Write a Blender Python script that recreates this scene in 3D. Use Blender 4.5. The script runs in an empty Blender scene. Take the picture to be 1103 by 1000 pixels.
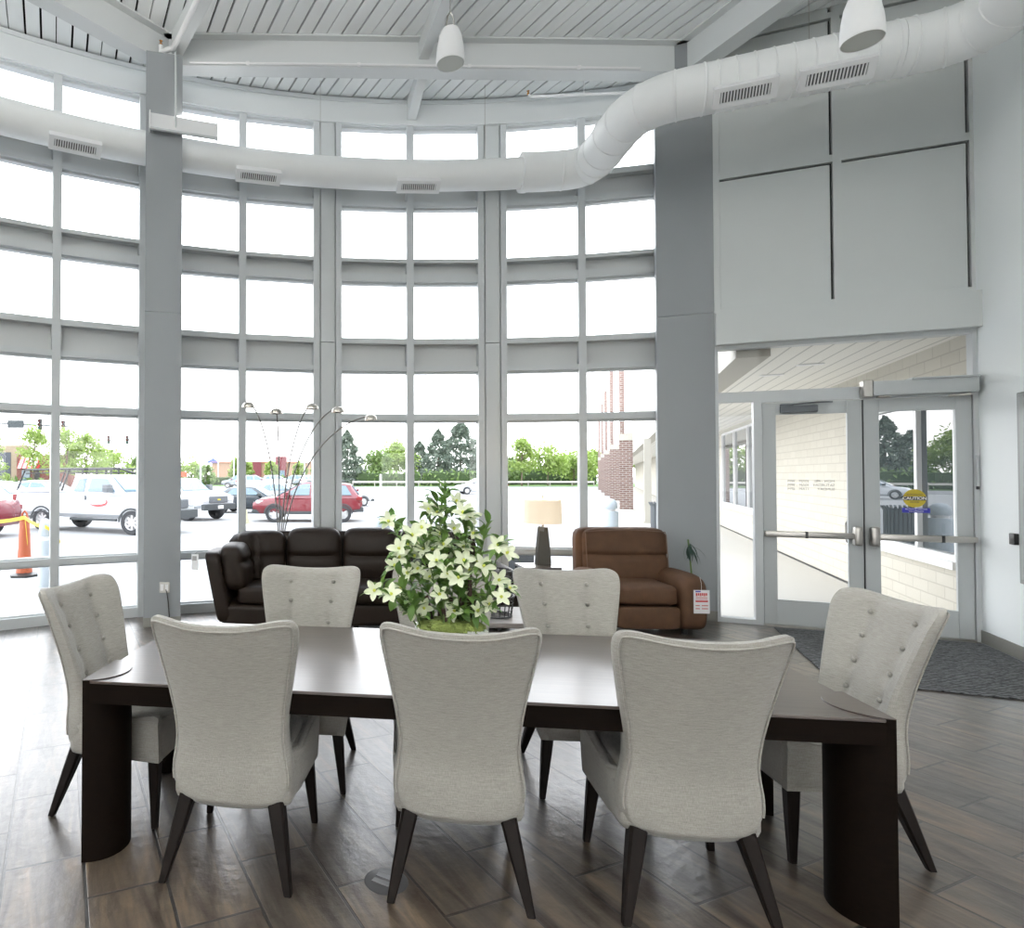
import bpy, bmesh, math, random
from mathutils import Vector, Matrix
random.seed(7)
SC = bpy.context.scene
COL = SC.collection
PI = math.pi
sin, cos, rad = math.sin, math.cos, math.radians

# ------------------------------------------------------------------ mesh builder
class G:
    def __init__(s): s.v = []; s.f = []
    def add(s, vs, fs, M=None):
        b = len(s.v)
        if M is not None: vs = [M @ Vector(p) for p in vs]
        s.v += [tuple(p) for p in vs]
        s.f += [tuple(i + b for i in f) for f in fs]
        return s
    def box(s, x0, x1, y0, y1, z0, z1, M=None):
        vs = [(x, y, z) for x in (x0, x1) for y in (y0, y1) for z in (z0, z1)]
        return s.add(vs, [(0,1,3,2),(4,6,7,5),(0,4,5,1),(2,3,7,6),(0,2,6,4),(1,5,7,3)], M)
    def rbox(s, x0, x1, y0, y1, z0, z1, r=.02, seg=2, M=None):
        bm = bmesh.new(); bmesh.ops.create_cube(bm, size=1)
        for v in bm.verts:
            v.co = ((x0+x1)/2 + v.co.x*(x1-x0), (y0+y1)/2 + v.co.y*(y1-y0), (z0+z1)/2 + v.co.z*(z1-z0))
        bmesh.ops.bevel(bm, geom=bm.edges[:], offset=r, segments=seg, profile=.5, affect='EDGES')
        s.bm(bm, M); bm.free(); return s
    def bm(s, bm, M=None):
        bm.verts.index_update()
        return s.add([v.co.copy() for v in bm.verts], [tuple(v.index for v in f.verts) for f in bm.faces], M)
    def quad(s, a, b, c, d): return s.add([a, b, c, d], [(0,1,2,3)])
    def prism(s, poly, z0, z1, M=None):
        n = len(poly)
        vs = [(x, y, z0) for x, y in poly] + [(x, y, z1) for x, y in poly]
        return s.add(vs, [tuple(range(n))[::-1], tuple(range(n, 2*n))] + [(i, (i+1) % n, n+(i+1) % n, n+i) for i in range(n)], M)
    def prism_y(s, poly, y0, y1, M=None):          # polygon in x,z extruded along y
        n = len(poly)
        vs = [(x, y0, z) for x, z in poly] + [(x, y1, z) for x, z in poly]
        return s.add(vs, [tuple(range(n)), tuple(range(n, 2*n))[::-1]] + [(i, n+i, n+(i+1) % n, (i+1) % n) for i in range(n)], M)
    def rings(s, rs, caps=True, M=None):
        n = len(rs[0]); vs = [p for r in rs for p in r]; fs = []
        for k in range(len(rs)-1):
            for i in range(n):
                fs.append((k*n+i, k*n+(i+1) % n, (k+1)*n+(i+1) % n, (k+1)*n+i))
        if caps: fs += [tuple(range(n))[::-1], tuple((len(rs)-1)*n+i for i in range(n))]
        return s.add(vs, fs, M)
    def tube(s, pts, r, n=8, M=None, caps=True):
        pts = [Vector(p) for p in pts]; rr = r if isinstance(r, (list, tuple)) else [r]*len(pts)
        rs = []; up = None
        for i, p in enumerate(pts):
            d = (pts[min(i+1, len(pts)-1)] - pts[max(i-1, 0)])
            if d.length < 1e-9: d = Vector((0, 0, 1))
            d.normalize()
            if up is None:
                up = Vector((0, 0, 1)) if abs(d.z) < .9 else Vector((1, 0, 0))
            a = d.cross(up)
            if a.length < 1e-6: a = d.cross(Vector((0, 1, 0)))
            a.normalize(); up = a.cross(d); up.normalize()
            rs.append([p + (a*cos(2*PI*k/n) + up*sin(2*PI*k/n))*rr[i] for k in range(n)])
        return s.rings(rs, caps, M)
    def lathe(s, prof, n=24, M=None, caps=True):
        rs = [[(r*cos(2*PI*k/n), r*sin(2*PI*k/n), z) for k in range(n)] for r, z in prof]
        return s.rings(rs, caps, M)
    def grid(s, fn, nu, nv, M=None):
        vs = [fn(i/nu, j/nv) for j in range(nv+1) for i in range(nu+1)]
        w = nu+1
        return s.add(vs, [(j*w+i, j*w+i+1, (j+1)*w+i+1, (j+1)*w+i) for j in range(nv) for i in range(nu)], M)
    def sq(s, n=6, nx=10, ny=6, nz=10, warp=None, M=None):   # rounded box in [-1,1]^3, then warped
        bm = bmesh.new(); cache = {}
        def V(x, y, z):
            k = (round(x, 5), round(y, 5), round(z, 5))
            if k not in cache:
                m = (abs(x)**n + abs(y)**n + abs(z)**n) ** (-1/n)
                p = (x*m, y*m, z*m)
                cache[k] = bm.verts.new(warp(*p) if warp else p)
            return cache[k]
        L = lambda a: [-1 + 2*i/a for i in range(a+1)]
        X, Y, Z = L(nx), L(ny), L(nz)
        for sgn in (-1, 1):
            for i in range(nx):
                for j in range(ny):
                    q = [V(X[i],Y[j],sgn), V(X[i+1],Y[j],sgn), V(X[i+1],Y[j+1],sgn), V(X[i],Y[j+1],sgn)]
                    bm.faces.new(q if sgn > 0 else q[::-1])
            for i in range(nx):
                for j in range(nz):
                    q = [V(X[i],sgn,Z[j]), V(X[i+1],sgn,Z[j]), V(X[i+1],sgn,Z[j+1]), V(X[i],sgn,Z[j+1])]
                    bm.faces.new(q if sgn < 0 else q[::-1])
            for i in range(ny):
                for j in range(nz):
                    q = [V(sgn,Y[i],Z[j]), V(sgn,Y[i+1],Z[j]), V(sgn,Y[i+1],Z[j+1]), V(sgn,Y[i],Z[j+1])]
                    bm.faces.new(q if sgn > 0 else q[::-1])
        s.bm(bm, M); bm.free(); return s

def mesh_of(name, g, mat, ang=40, flat=False):
    me = bpy.data.meshes.new(name)
    me.from_pydata(g.v, [], g.f)
    if not flat:
        bm = bmesh.new(); bm.from_mesh(me)
        bmesh.ops.recalc_face_normals(bm, faces=bm.faces[:]); bm.to_mesh(me); bm.free()
        me.shade_smooth(); me.set_sharp_from_angle(angle=rad(ang))
    me.materials.append(mat); me.update()
    return me
def obj(name, g, mat, parent=None, loc=None, rot=None, ang=40, flat=False, label=None):
    o = bpy.data.objects.new(name, mesh_of(name, g, mat, ang, flat)); COL.objects.link(o)
    if parent: o.parent = parent
    if loc: o.location = loc
    if rot is not None: o.rotation_euler = rot if isinstance(rot, (tuple, list)) else (0, 0, rot)
    if label: o['label'] = label
    return o
def tag(o, label, cat, group=None, kind=None):
    if label: o['label'] = label
    if cat: o['category'] = cat
    if group: o['group'] = group
    if kind: o['kind'] = kind
    return o
def thing(name, label, cat, loc=(0,0,0), rz=0, group=None, kind=None):
    o = bpy.data.objects.new(name, None); COL.objects.link(o); o.empty_display_size = .1
    o.location = loc; o.rotation_euler = rz if isinstance(rz, (tuple, list)) else (0, 0, rz)
    return tag(o, label, cat, group, kind)
def struct(name, g, mat, parent=None, loc=None, rot=None, ang=40, flat=False, label=None, cat=None):
    o = obj(name, g, mat, parent, loc, rot, ang, flat)
    if not parent: tag(o, label, cat, None, 'structure')
    return o
def dup(root, loc, rz, label=None, group=None):
    r = root.copy(); COL.objects.link(r); r.location = loc; r.rotation_euler = (0, 0, rz)
    if label: r['label'] = label
    if group: r['group'] = group
    for ch in list(root.children):
        c = ch.copy(); COL.objects.link(c); c.parent = r
        for gch in list(ch.children):
            d = gch.copy(); COL.objects.link(d); d.parent = c
    return r
def text(name, body, size, mat, parent, M, sx=1., align='CENTER', bold=0):
    cu = bpy.data.curves.new(name, 'FONT'); cu.body = body; cu.size = size
    cu.align_x = align; cu.align_y = 'CENTER'; cu.offset = bold; cu.extrude = .0004
    tmp = bpy.data.objects.new(name, cu); COL.objects.link(tmp)
    me = bpy.data.meshes.new_from_object(tmp.evaluated_get(bpy.context.evaluated_depsgraph_get()))
    bpy.data.objects.remove(tmp); bpy.data.curves.remove(cu)
    me.materials.clear(); me.materials.append(mat)
    o = bpy.data.objects.new(name, me); COL.objects.link(o); o.parent = parent
    o.matrix_local = M @ Matrix.Diagonal((sx, 1, 1, 1))
    return o
def RZ(a): return Matrix.Rotation(a, 4, 'Z')
def TR(x, y, z): return Matrix.Translation((x, y, z))

# ------------------------------------------------------------------ materials
def new_mat(name):
    m = bpy.data.materials.new(name); m.use_nodes = True
    nt = m.node_tree; return m, nt, nt.nodes['Principled BSDF']
def flat_mat(name, c, rough=.5, metal=0., spec=.5, noise=0., nscale=8., bump=0., bscale=200., stretch=None, coat=0.):
    m, nt, b = new_mat(name)
    b.inputs['Base Color'].default_value = (*c, 1); b.inputs['Roughness'].default_value = rough
    b.inputs['Metallic'].default_value = metal; b.inputs['Specular IOR Level'].default_value = spec
    b.inputs['Coat Weight'].default_value = coat
    N, L = nt.nodes, nt.links
    tc = N.new('ShaderNodeTexCoord'); mp = N.new('ShaderNodeMapping')
    L.new(tc.outputs['Object'], mp.inputs['Vector'])
    if stretch: mp.inputs['Scale'].default_value = stretch
    if noise > 0:
        nz = N.new('ShaderNodeTexNoise'); nz.inputs['Scale'].default_value = nscale; nz.inputs['Detail'].default_value = 5
        L.new(mp.outputs[0], nz.inputs['Vector'])
        mx = N.new('ShaderNodeMix'); mx.data_type = 'RGBA'
        mx.inputs['A'].default_value = (*[max(0, k*(1-noise)) for k in c], 1)
        mx.inputs['B'].default_value = (*[min(1, k*(1+noise)) for k in c], 1)
        L.new(nz.outputs['Fac'], mx.inputs['Factor']); L.new(mx.outputs['Result'], b.inputs['Base Color'])
    if bump > 0:
        nb = N.new('ShaderNodeTexNoise'); nb.inputs['Scale'].default_value = bscale; nb.inputs['Detail'].default_value = 4
        L.new(mp.outputs[0], nb.inputs['Vector'])
        bp = N.new('ShaderNodeBump'); bp.inputs['Strength'].default_value = bump; bp.inputs['Distance'].default_value = .01
        L.new(nb.outputs['Fac'], bp.inputs['Height']); L.new(bp.outputs[0], b.inputs['Normal'])
    return m
def linen_mat():
    m, nt, b = new_mat('linen'); N, L = nt.nodes, nt.links
    tc = N.new('ShaderNodeTexCoord')
    outs = []
    for sc in ((28, 28, 750), (900, 900, 60)):
        mp = N.new('ShaderNodeMapping'); mp.inputs['Scale'].default_value = sc
        nz = N.new('ShaderNodeTexNoise'); nz.inputs['Scale'].default_value = 1; nz.inputs['Detail'].default_value = 2
        L.new(tc.outputs['Object'], mp.inputs[0]); L.new(mp.outputs[0], nz.inputs['Vector']); outs.append(nz)
    ad = N.new('ShaderNodeMath'); ad.operation = 'ADD'
    L.new(outs[0].outputs['Fac'], ad.inputs[0]); L.new(outs[1].outputs['Fac'], ad.inputs[1])
    rp = N.new('ShaderNodeValToRGB')
    rp.color_ramp.elements[0].position = .32; rp.color_ramp.elements[0].color = (.225, .21, .186, 1)
    rp.color_ramp.elements[1].position = .62; rp.color_ramp.elements[1].color = (.385, .37, .337, 1)
    hf = N.new('ShaderNodeMath'); hf.operation = 'MULTIPLY'; hf.inputs[1].default_value = .5
    L.new(ad.outputs[0], hf.inputs[0]); L.new(hf.outputs[0], rp.inputs['Fac']); L.new(rp.outputs['Color'], b.inputs['Base Color'])
    bp = N.new('ShaderNodeBump'); bp.inputs['Strength'].default_value = .25; bp.inputs['Distance'].default_value = .004
    L.new(ad.outputs[0], bp.inputs['Height']); L.new(bp.outputs[0], b.inputs['Normal'])
    b.inputs['Roughness'].default_value = .9; b.inputs['Specular IOR Level'].default_value = .2
    b.inputs['Sheen Weight'].default_value = .25
    return m
def wood_mat(name, c0, c1, rough, stretch=(3, 40, 40), bump=.04):
    m, nt, b = new_mat(name); N, L = nt.nodes, nt.links
    tc = N.new('ShaderNodeTexCoord'); mp = N.new('ShaderNodeMapping'); mp.inputs['Scale'].default_value = stretch
    nz = N.new('ShaderNodeTexNoise'); nz.inputs['Scale'].default_value = 1.5; nz.inputs['Detail'].default_value = 8; nz.inputs['Roughness'].default_value = .65
    L.new(tc.outputs['Object'], mp.inputs[0]); L.new(mp.outputs[0], nz.inputs['Vector'])
    rp = N.new('ShaderNodeValToRGB'); rp.color_ramp.elements[0].position = .3; rp.color_ramp.elements[1].position = .7
    rp.color_ramp.elements[0].color = (*c0, 1); rp.color_ramp.elements[1].color = (*c1, 1)
    L.new(nz.outputs['Fac'], rp.inputs['Fac']); L.new(rp.outputs['Color'], b.inputs['Base Color'])
    bp = N.new('ShaderNodeBump'); bp.inputs['Strength'].default_value = bump; bp.inputs['Distance'].default_value = .003
    L.new(nz.outputs['Fac'], bp.inputs['Height']); L.new(bp.outputs[0], b.inputs['Normal'])
    b.inputs['Roughness'].default_value = rough
    return m
def floor_mat():
    m, nt, b = new_mat('floor_tile'); N, L = nt.nodes, nt.links
    tc = N.new('ShaderNodeTexCoord')
    vr = N.new('ShaderNodeVectorRotate'); vr.rotation_type = 'Z_AXIS'; vr.inputs['Angle'].default_value = rad(-112.65)
    L.new(tc.outputs['Object'], vr.inputs['Vector'])
    mp = N.new('ShaderNodeMapping'); mp.inputs['Location'].default_value = (.13, .202*-1 + 30*.3045, 0)
    L.new(vr.outputs[0], mp.inputs['Vector'])
    br = N.new('ShaderNodeTexBrick'); br.offset = .5; br.offset_frequency = 2; br.squash = 1
    for k, v in (('Scale', 1), ('Mortar Size', .007), ('Mortar Smooth', .2), ('Bias', 0.), ('Brick Width', .62), ('Row Height', .3045)):
        br.inputs[k].default_value = v
    br.inputs['Color1'].default_value = (0, 0, 0, 1); br.inputs['Color2'].default_value = (1, 1, 1, 1); br.inputs['Mortar'].default_value = (.5, .5, .5, 1)
    L.new(mp.outputs[0], br.inputs['Vector'])
    # streaky stone colour, along the plank
    ms = N.new('ShaderNodeMapping'); ms.inputs['Scale'].default_value = (1.4, 9, 1)
    off = N.new('ShaderNodeVectorMath'); off.operation = 'MULTIPLY_ADD'
    L.new(br.outputs['Color'], off.inputs[0]); off.inputs[1].default_value = (7, 13, 0); L.new(mp.outputs[0], off.inputs[2])
    L.new(off.outputs[0], ms.inputs['Vector'])
    n1 = N.new('ShaderNodeTexNoise'); n1.inputs['Scale'].default_value = 1.3; n1.inputs['Detail'].default_value = 7; n1.inputs['Roughness'].default_value = .6; n1.inputs['Distortion'].default_value = .6
    L.new(ms.outputs[0], n1.inputs['Vector'])
    r1 = N.new('ShaderNodeValToRGB'); e = r1.color_ramp.elements
    e[0].position = .34; e[0].color = (.026, .016, .012, 1); e[1].position = .68; e[1].color = (.150, .112, .078, 1)
    x = e.new(.5); x.color = (.074, .062, .050, 1)
    L.new(n1.outputs['Fac'], r1.inputs['Fac'])
    mx = N.new('ShaderNodeMix'); mx.data_type = 'RGBA'; mx.blend_type = 'MULTIPLY'; mx.inputs['Factor'].default_value = 1
    r2 = N.new('ShaderNodeValToRGB'); r2.color_ramp.elements[0].color = (.78, .82, .88, 1); r2.color_ramp.elements[1].color = (1.15, 1.05, .95, 1)
    L.new(br.outputs['Color'], r2.inputs['Fac'])
    L.new(r1.outputs['Color'], mx.inputs['A']); L.new(r2.outputs['Color'], mx.inputs['B'])
    mg = N.new('ShaderNodeMix'); mg.data_type = 'RGBA'; mg.inputs['B'].default_value = (.022, .020, .018, 1)
    L.new(br.outputs['Fac'], mg.inputs['Factor']); L.new(mx.outputs['Result'], mg.inputs['A']); L.new(mg.outputs['Result'], b.inputs['Base Color'])
    n2 = N.new('ShaderNodeTexNoise'); n2.inputs['Scale'].default_value = 15; n2.inputs['Detail'].default_value = 9; n2.inputs['Roughness'].default_value = .6
    L.new(mp.outputs[0], n2.inputs['Vector'])
    sb = N.new('ShaderNodeMath'); sb.operation = 'MULTIPLY_ADD'; sb.inputs[1].default_value = -1.6
    L.new(br.outputs['Fac'], sb.inputs[0]); L.new(n2.outputs['Fac'], sb.inputs[2])
    bp = N.new('ShaderNodeBump'); bp.inputs['Strength'].default_value = .5; bp.inputs['Distance'].default_value = .006
    L.new(sb.outputs[0], bp.inputs['Height']); L.new(bp.outputs[0], b.inputs['Normal']); L.new(bp.outputs[0], b.inputs['Coat Normal'])
    rr = N.new('ShaderNodeMapRange'); rr.inputs['To Min'].default_value = .24; rr.inputs['To Max'].default_value = .44
    L.new(n2.outputs['Fac'], rr.inputs['Value']); L.new(rr.outputs[0], b.inputs['Roughness'])
    b.inputs['Specular IOR Level'].default_value = .8; b.inputs['Coat Weight'].default_value = .6; b.inputs['Coat Roughness'].default_value = .26
    return m
def brick_mat(name, c1, c2, mortar, bw=.2, rh=.068, ms=.01, axis='X', bump=.5):
    m, nt, b = new_mat(name); N, L = nt.nodes, nt.links
    tc = N.new('ShaderNodeTexCoord'); sp = N.new('ShaderNodeSeparateXYZ'); cb = N.new('ShaderNodeCombineXYZ')
    L.new(tc.outputs['Object'], sp.inputs[0])
    ad = N.new('ShaderNodeMath'); ad.operation = 'ADD'
    L.new(sp.outputs['X'], ad.inputs[0]); L.new(sp.outputs['Y'], ad.inputs[1])
    L.new(ad.outputs[0], cb.inputs['X']); L.new(sp.outputs['Z'], cb.inputs['Y'])
    br = N.new('ShaderNodeTexBrick')
    for k, v in (('Scale', 1), ('Mortar Size', ms), ('Brick Width', bw), ('Row Height', rh), ('Bias', 0.)): br.inputs[k].default_value = v
    br.inputs['Color1'].default_value = (*c1, 1); br.inputs['Color2'].default_value = (*c2, 1); br.inputs['Mortar'].default_value = (*mortar, 1)
    L.new(cb.outputs[0], br.inputs['Vector']); L.new(br.outputs['Color'], b.inputs['Base Color'])
    bp = N.new('ShaderNodeBump'); bp.inputs['Strength'].default_value = bump; bp.inputs['Distance'].default_value = .008; bp.invert = True
    L.new(br.outputs['Fac'], bp.inputs['Height']); L.new(bp.outputs[0], b.inputs['Normal'])
    b.inputs['Roughness'].default_value = .8
    return m
def glass_mat(name, tint=(1, 1, 1), ior=1.45, rough=0.0):
    m = bpy.data.materials.new(name); m.use_nodes = True; nt = m.node_tree; N, L = nt.nodes, nt.links
    N.remove(N['Principled BSDF'])
    fr = N.new('ShaderNodeFresnel'); fr.inputs['IOR'].default_value = ior
    t = N.new('ShaderNodeBsdfTransparent'); t.inputs['Color'].default_value = (*tint, 1)
    g = N.new('ShaderNodeBsdfGlossy'); g.inputs['Roughness'].default_value = rough
    mx = N.new('ShaderNodeMixShader')
    # a pane seen from inside its own thickness reflects nothing
    ge = N.new('ShaderNodeNewGeometry'); ml = N.new('ShaderNodeMath'); ml.operation = 'MULTIPLY'
    iv = N.new('ShaderNodeMath'); iv.operation = 'SUBTRACT'; iv.inputs[0].default_value = 1
    L.new(ge.outputs['Backfacing'], iv.inputs[1]); L.new(fr.outputs[0], ml.inputs[0]); L.new(iv.outputs[0], ml.inputs[1])
    L.new(ml.outputs[0], mx.inputs[0]); L.new(t.outputs[0], mx.inputs[1]); L.new(g.outputs[0], mx.inputs[2])
    L.new(mx.outputs[0], N['Material Output'].inputs['Surface'])
    return m
def leaf_mat(name, c0, c1, trans=.35, rough=.5):
    m, nt, b = new_mat(name); N, L = nt.nodes, nt.links
    oi = N.new('ShaderNodeNewGeometry'); rp = N.new('ShaderNodeValToRGB')
    rp.color_ramp.elements[0].color = (*c0, 1); rp.color_ramp.elements[1].color = (*c1, 1)
    L.new(oi.outputs['Random Per Island'], rp.inputs['Fac']); L.new(rp.outputs['Color'], b.inputs['Base Color'])
    b.inputs['Roughness'].default_value = rough
    tr = N.new('ShaderNodeBsdfTranslucent'); L.new(rp.outputs['Color'], tr.inputs['Color'])
    mx = N.new('ShaderNodeMixShader'); mx.inputs[0].default_value = trans
    L.new(b.outputs[0], mx.inputs[1]); L.new(tr.outputs[0], mx.inputs[2]); L.new(mx.outputs[0], N['Material Output'].inputs['Surface'])
    return m
def emit_mat(name, c, base, strength):
    m, nt, b = new_mat(name); b.inputs['Base Color'].default_value = (*base, 1)
    b.inputs['Emission Color'].default_value = (*c, 1); b.inputs['Emission Strength'].default_value = strength
    b.inputs['Roughness'].default_value = .8
    return m

linen = linen_mat()
legwood = wood_mat('espresso_wood', (.003, .0017, .0012), (.008, .0045, .003), .55, (30, 30, 4)); legwood.node_tree.nodes['Principled BSDF'].inputs['Specular IOR Level'].default_value = .18
tablewood = wood_mat('table_wood', (.040, .027, .022), (.075, .054, .044), .30, (2.5, 45, 45), .015)
_b = tablewood.node_tree.nodes['Principled BSDF']; _b.inputs['Coat Weight'].default_value = .75; _b.inputs['Coat Roughness'].default_value = .2; _b.inputs['Specular IOR Level'].default_value = .7
tableside = wood_mat('table_edge_wood', (.003, .0018, .0012), (.007, .004, .0025), .6, (2.5, 45, 45), .02); tableside.node_tree.nodes['Principled BSDF'].inputs['Specular IOR Level'].default_value = .06
floorm = floor_mat()
alu = flat_mat('grey_aluminium', (.56, .58, .585), .42, 0, .5, .02, 3)
aludoor = flat_mat('door_aluminium', (.47, .49, .49), .42, 0, .5, .02, 3)
postm = flat_mat('post_cover_paint', (.58, .60, .60), .45)
panelm = flat_mat('spandrel_paint', (.57, .58, .575), .5)
colm = flat_mat('column_paint', (.27, .285, .295), .55, noise=.03, nscale=2)
beamm = flat_mat('white_beam_paint', (.66, .68, .68), .5, noise=.02, nscale=3)
deckm = flat_mat('white_deck_paint', (.86, .88, .88), .5, noise=.02, nscale=4)
dark = flat_mat('dark_gap', (.02, .022, .024), .8)
ductm = flat_mat('duct_paint', (.86, .87, .86), .5, noise=.02, nscale=6)
wallm = flat_mat('wall_paint', (.84, .87, .87), .6, noise=.01, nscale=2)
panelwall = flat_mat('wall_panel_paint', (.62, .64, .63), .55, noise=.015, nscale=2)
basem = flat_mat('baseboard_vinyl', (.21, .205, .185), .5)
glass = glass_mat('window_glass')
whitep = flat_mat('white_plastic', (.82, .82, .82), .45)
spk_grille = flat_mat('speaker_grille', (.62, .64, .60), .7, bump=.2, bscale=600)
chrome = flat_mat('brushed_nickel', (.62, .58, .52), .25, 1.)
steel = flat_mat('satin_steel', (.45, .43, .40), .35, 1.)
blackp = flat_mat('black_plastic', (.02, .02, .02), .4)
darkgrey = flat_mat('dark_grey_plastic', (.10, .11, .12), .5)
leather = flat_mat('brown_leather', (.014, .0085, .0055), .48, 0, .2, .15, 6, .12, 300)
suede = flat_mat('brown_suede', (.080, .040, .021), .75, 0, .3, .35, 9, .12, 250)
suede_pipe = flat_mat('suede_piping', (.11, .062, .038), .7)
rubber = flat_mat('tyre_rubber', (.035, .037, .04), .8)
carglass = flat_mat('car_glass', (.10, .16, .20), .05, 0, .8)
white_car = flat_mat('white_car_paint', (.55, .57, .60), .25, coat=.6)
red_car = flat_mat('red_car_paint', (.16, .012, .02), .25, coat=.6)
dark_car = flat_mat('dark_car_paint', (.018, .024, .03), .25, coat=.6)
silver_car = flat_mat('silver_car_paint', (.22, .25, .28), .3, .3, coat=.6)
grey_trim = flat_mat('grey_bumper', (.045, .052, .055), .5)
wheelm = flat_mat('alloy_wheel', (.6, .6, .6), .35, .6)
amber = flat_mat('amber_lens', (.30, .09, .015), .3)
redlens = flat_mat('red_lens', (.22, .012, .015), .3)
asphalt = flat_mat('pale_parking_lot', (.30, .30, .30), .9, noise=.06, nscale=.5)
concrete = flat_mat('pale_concrete', (.48, .46, .42), .85, noise=.05, nscale=1)
roadm = flat_mat('road', (.22, .22, .23), .9, noise=.05, nscale=.3)
grassm = flat_mat('grass_green', (.08, .15, .03), .9, noise=.2, nscale=.6)
cream_brick = brick_mat('cream_painted_brick', (.50, .47, .40), (.53, .50, .43), (.42, .39, .33), .40, .14, .008)
red_brick = brick_mat('red_brick', (.13, .065, .05), (.19, .105, .085), (.34, .31, .29), .30, .10, .018)
cream = flat_mat('cream_paint', (.42, .40, .35), .7)
soffitm = flat_mat('soffit_white', (.72, .68, .60), .6)
orange = flat_mat('traffic_orange', (.34, .075, .025), .5)
yellow = flat_mat('caution_yellow', (.55, .42, .03), .5)
bluegrey = flat_mat('bollard_paint', (.42, .47, .51), .5)
trunkm = flat_mat('bark', (.12, .09, .065), .9, noise=.3, nscale=6)
petalm = flat_mat('cream_petal', (.80, .84, .62), .6); 
petalc = flat_mat('flower_centre', (.62, .66, .12), .7)
leafm = leaf_mat('glossy_leaf', (.07, .16, .03), (.20, .33, .08), .3, .4)
stemm = flat_mat('green_stem', (.10, .16, .04), .6)
twigm = flat_mat('dark_twig', (.045, .022, .016), .7, noise=.3, nscale=30)
mossm = flat_mat('green_moss', (.20, .25, .06), .9, noise=.3, nscale=60, bump=.8, bscale=120)
potm = flat_mat('white_ceramic', (.84, .84, .82), .3)
matm = None
shade = emit_mat('lamp_shade_lit', (1, .78, .52), (.58, .54, .47), .50)
paper = flat_mat('white_card', (.85, .85, .85), .6)
redink = flat_mat('red_ink', (.6, .06, .06), .6)
blueink = flat_mat('blue_ink', (.03, .03, .35), .6)
greyink = flat_mat('grey_ink', (.35, .35, .34), .6)

# ------------------------------------------------------------------ camera, world
cam = bpy.data.cameras.new('camera'); co = bpy.data.objects.new('camera', cam); COL.objects.link(co)
cam.sensor_width = 36; cam.lens = 690/1103*36; cam.shift_x = (551.5-353)/1103; cam.clip_end = 1000
co.location = (0, 0, 1.63); co.rotation_euler = (rad(91), 0, 0); SC.camera = co
w = bpy.data.worlds.new('sky'); SC.world = w; w.use_nodes = True
nt = w.node_tree; N, L = nt.nodes, nt.links; bg = N['Background']
tc = N.new('ShaderNodeTexCoord'); sp = N.new('ShaderNodeSeparateXYZ'); rp = N.new('ShaderNodeValToRGB')
L.new(tc.outputs['Generated'], sp.inputs[0]); L.new(sp.outputs['Z'], rp.inputs['Fac'])
rp.color_ramp.elements[0].color = (1, 1, 1, 1); rp.color_ramp.elements[1].color = (.82, .90, 1, 1); rp.color_ramp.elements[1].position = .9
L.new(rp.outputs['Color'], bg.inputs['Color']); bg.inputs['Strength'].default_value = 5.0
SC.view_settings.view_transform = 'Standard'; SC.view_settings.look = 'None'
SC.view_settings.exposure = 0.2; SC.view_settings.gamma = 1; SC.view_settings.use_curve_mapping = False
cy = SC.cycles
cy.use_denoising = True; cy.max_bounces = 12; cy.diffuse_bounces = 7; cy.glossy_bounces = 4
cy.transparent_max_bounces = 32; cy.transmission_bounces = 6; cy.sample_clamp_indirect = 6; cy.caustics_reflective = False

# ------------------------------------------------------------------ frames of reference
AC = Vector((1.3, -1.11, 0)); AR = 9.2                      # centre and radius of the curved glass wall
def arc(deg, r=AR, z=0.):
    return Vector((AC.x + r*sin(rad(deg)), AC.y + r*cos(rad(deg)), z))
D0 = (4.358, 7.196, 0); DA = math.atan2(-.4015, .9159)      # door wall: x along the wall, y out of doors
DW = 2.20
def E(x, y, z=0):
    return Vector((D0[0] + x*cos(DA) - y*sin(DA), D0[1] + x*sin(DA) + y*cos(DA), z))

# ------------------------------------------------------------------ ground, floor
pts = [arc(a, AR+.16) for a in range(-64, 19, 2)]
poly = [(p.x, p.y) for p in pts] + [tuple(E(0, .1)[:2]), tuple(E(DW, .1)[:2]), tuple(E(DW, -5)[:2]), (8, 1.2), (8, -8), (-7.6, -8)]
struct('floor', G().prism(poly, -.12, 0), floorm, cat='floor', label='grey brown stone plank floor laid on the diagonal')
g = G(); g.add([(-400, -60, -.06), (400, -60, -.06), (400, 600, -.06), (-400, 600, -.06)], [(0,1,2,3)])
struct('ground', g, asphalt, label='pale parking lot outside the glass', cat='ground')
struct('pavement', G().box(-1.0, DW, .12, 90, -.1, -.015), concrete, loc=D0, rot=DA, label='pale concrete walk under the canopy', cat='pavement')
struct('road', G().box(-200, 200, 76, 92, -.05, -.03), roadm, label='road beyond the parking lot', cat='road')
struct('lawn', G().box(-40, 90, 94, 130, -.05, 0), grassm, label='green verge beyond the road', cat='lawn')
struct('lawn', G().box(-17, -9, 50, 52.5, -.05, .0), grassm, label='small green island in the parking lot', cat='lawn')
for (x0, x1, y) in ((6, 48, 93), (-6, 6, 92)):
    pass

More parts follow.
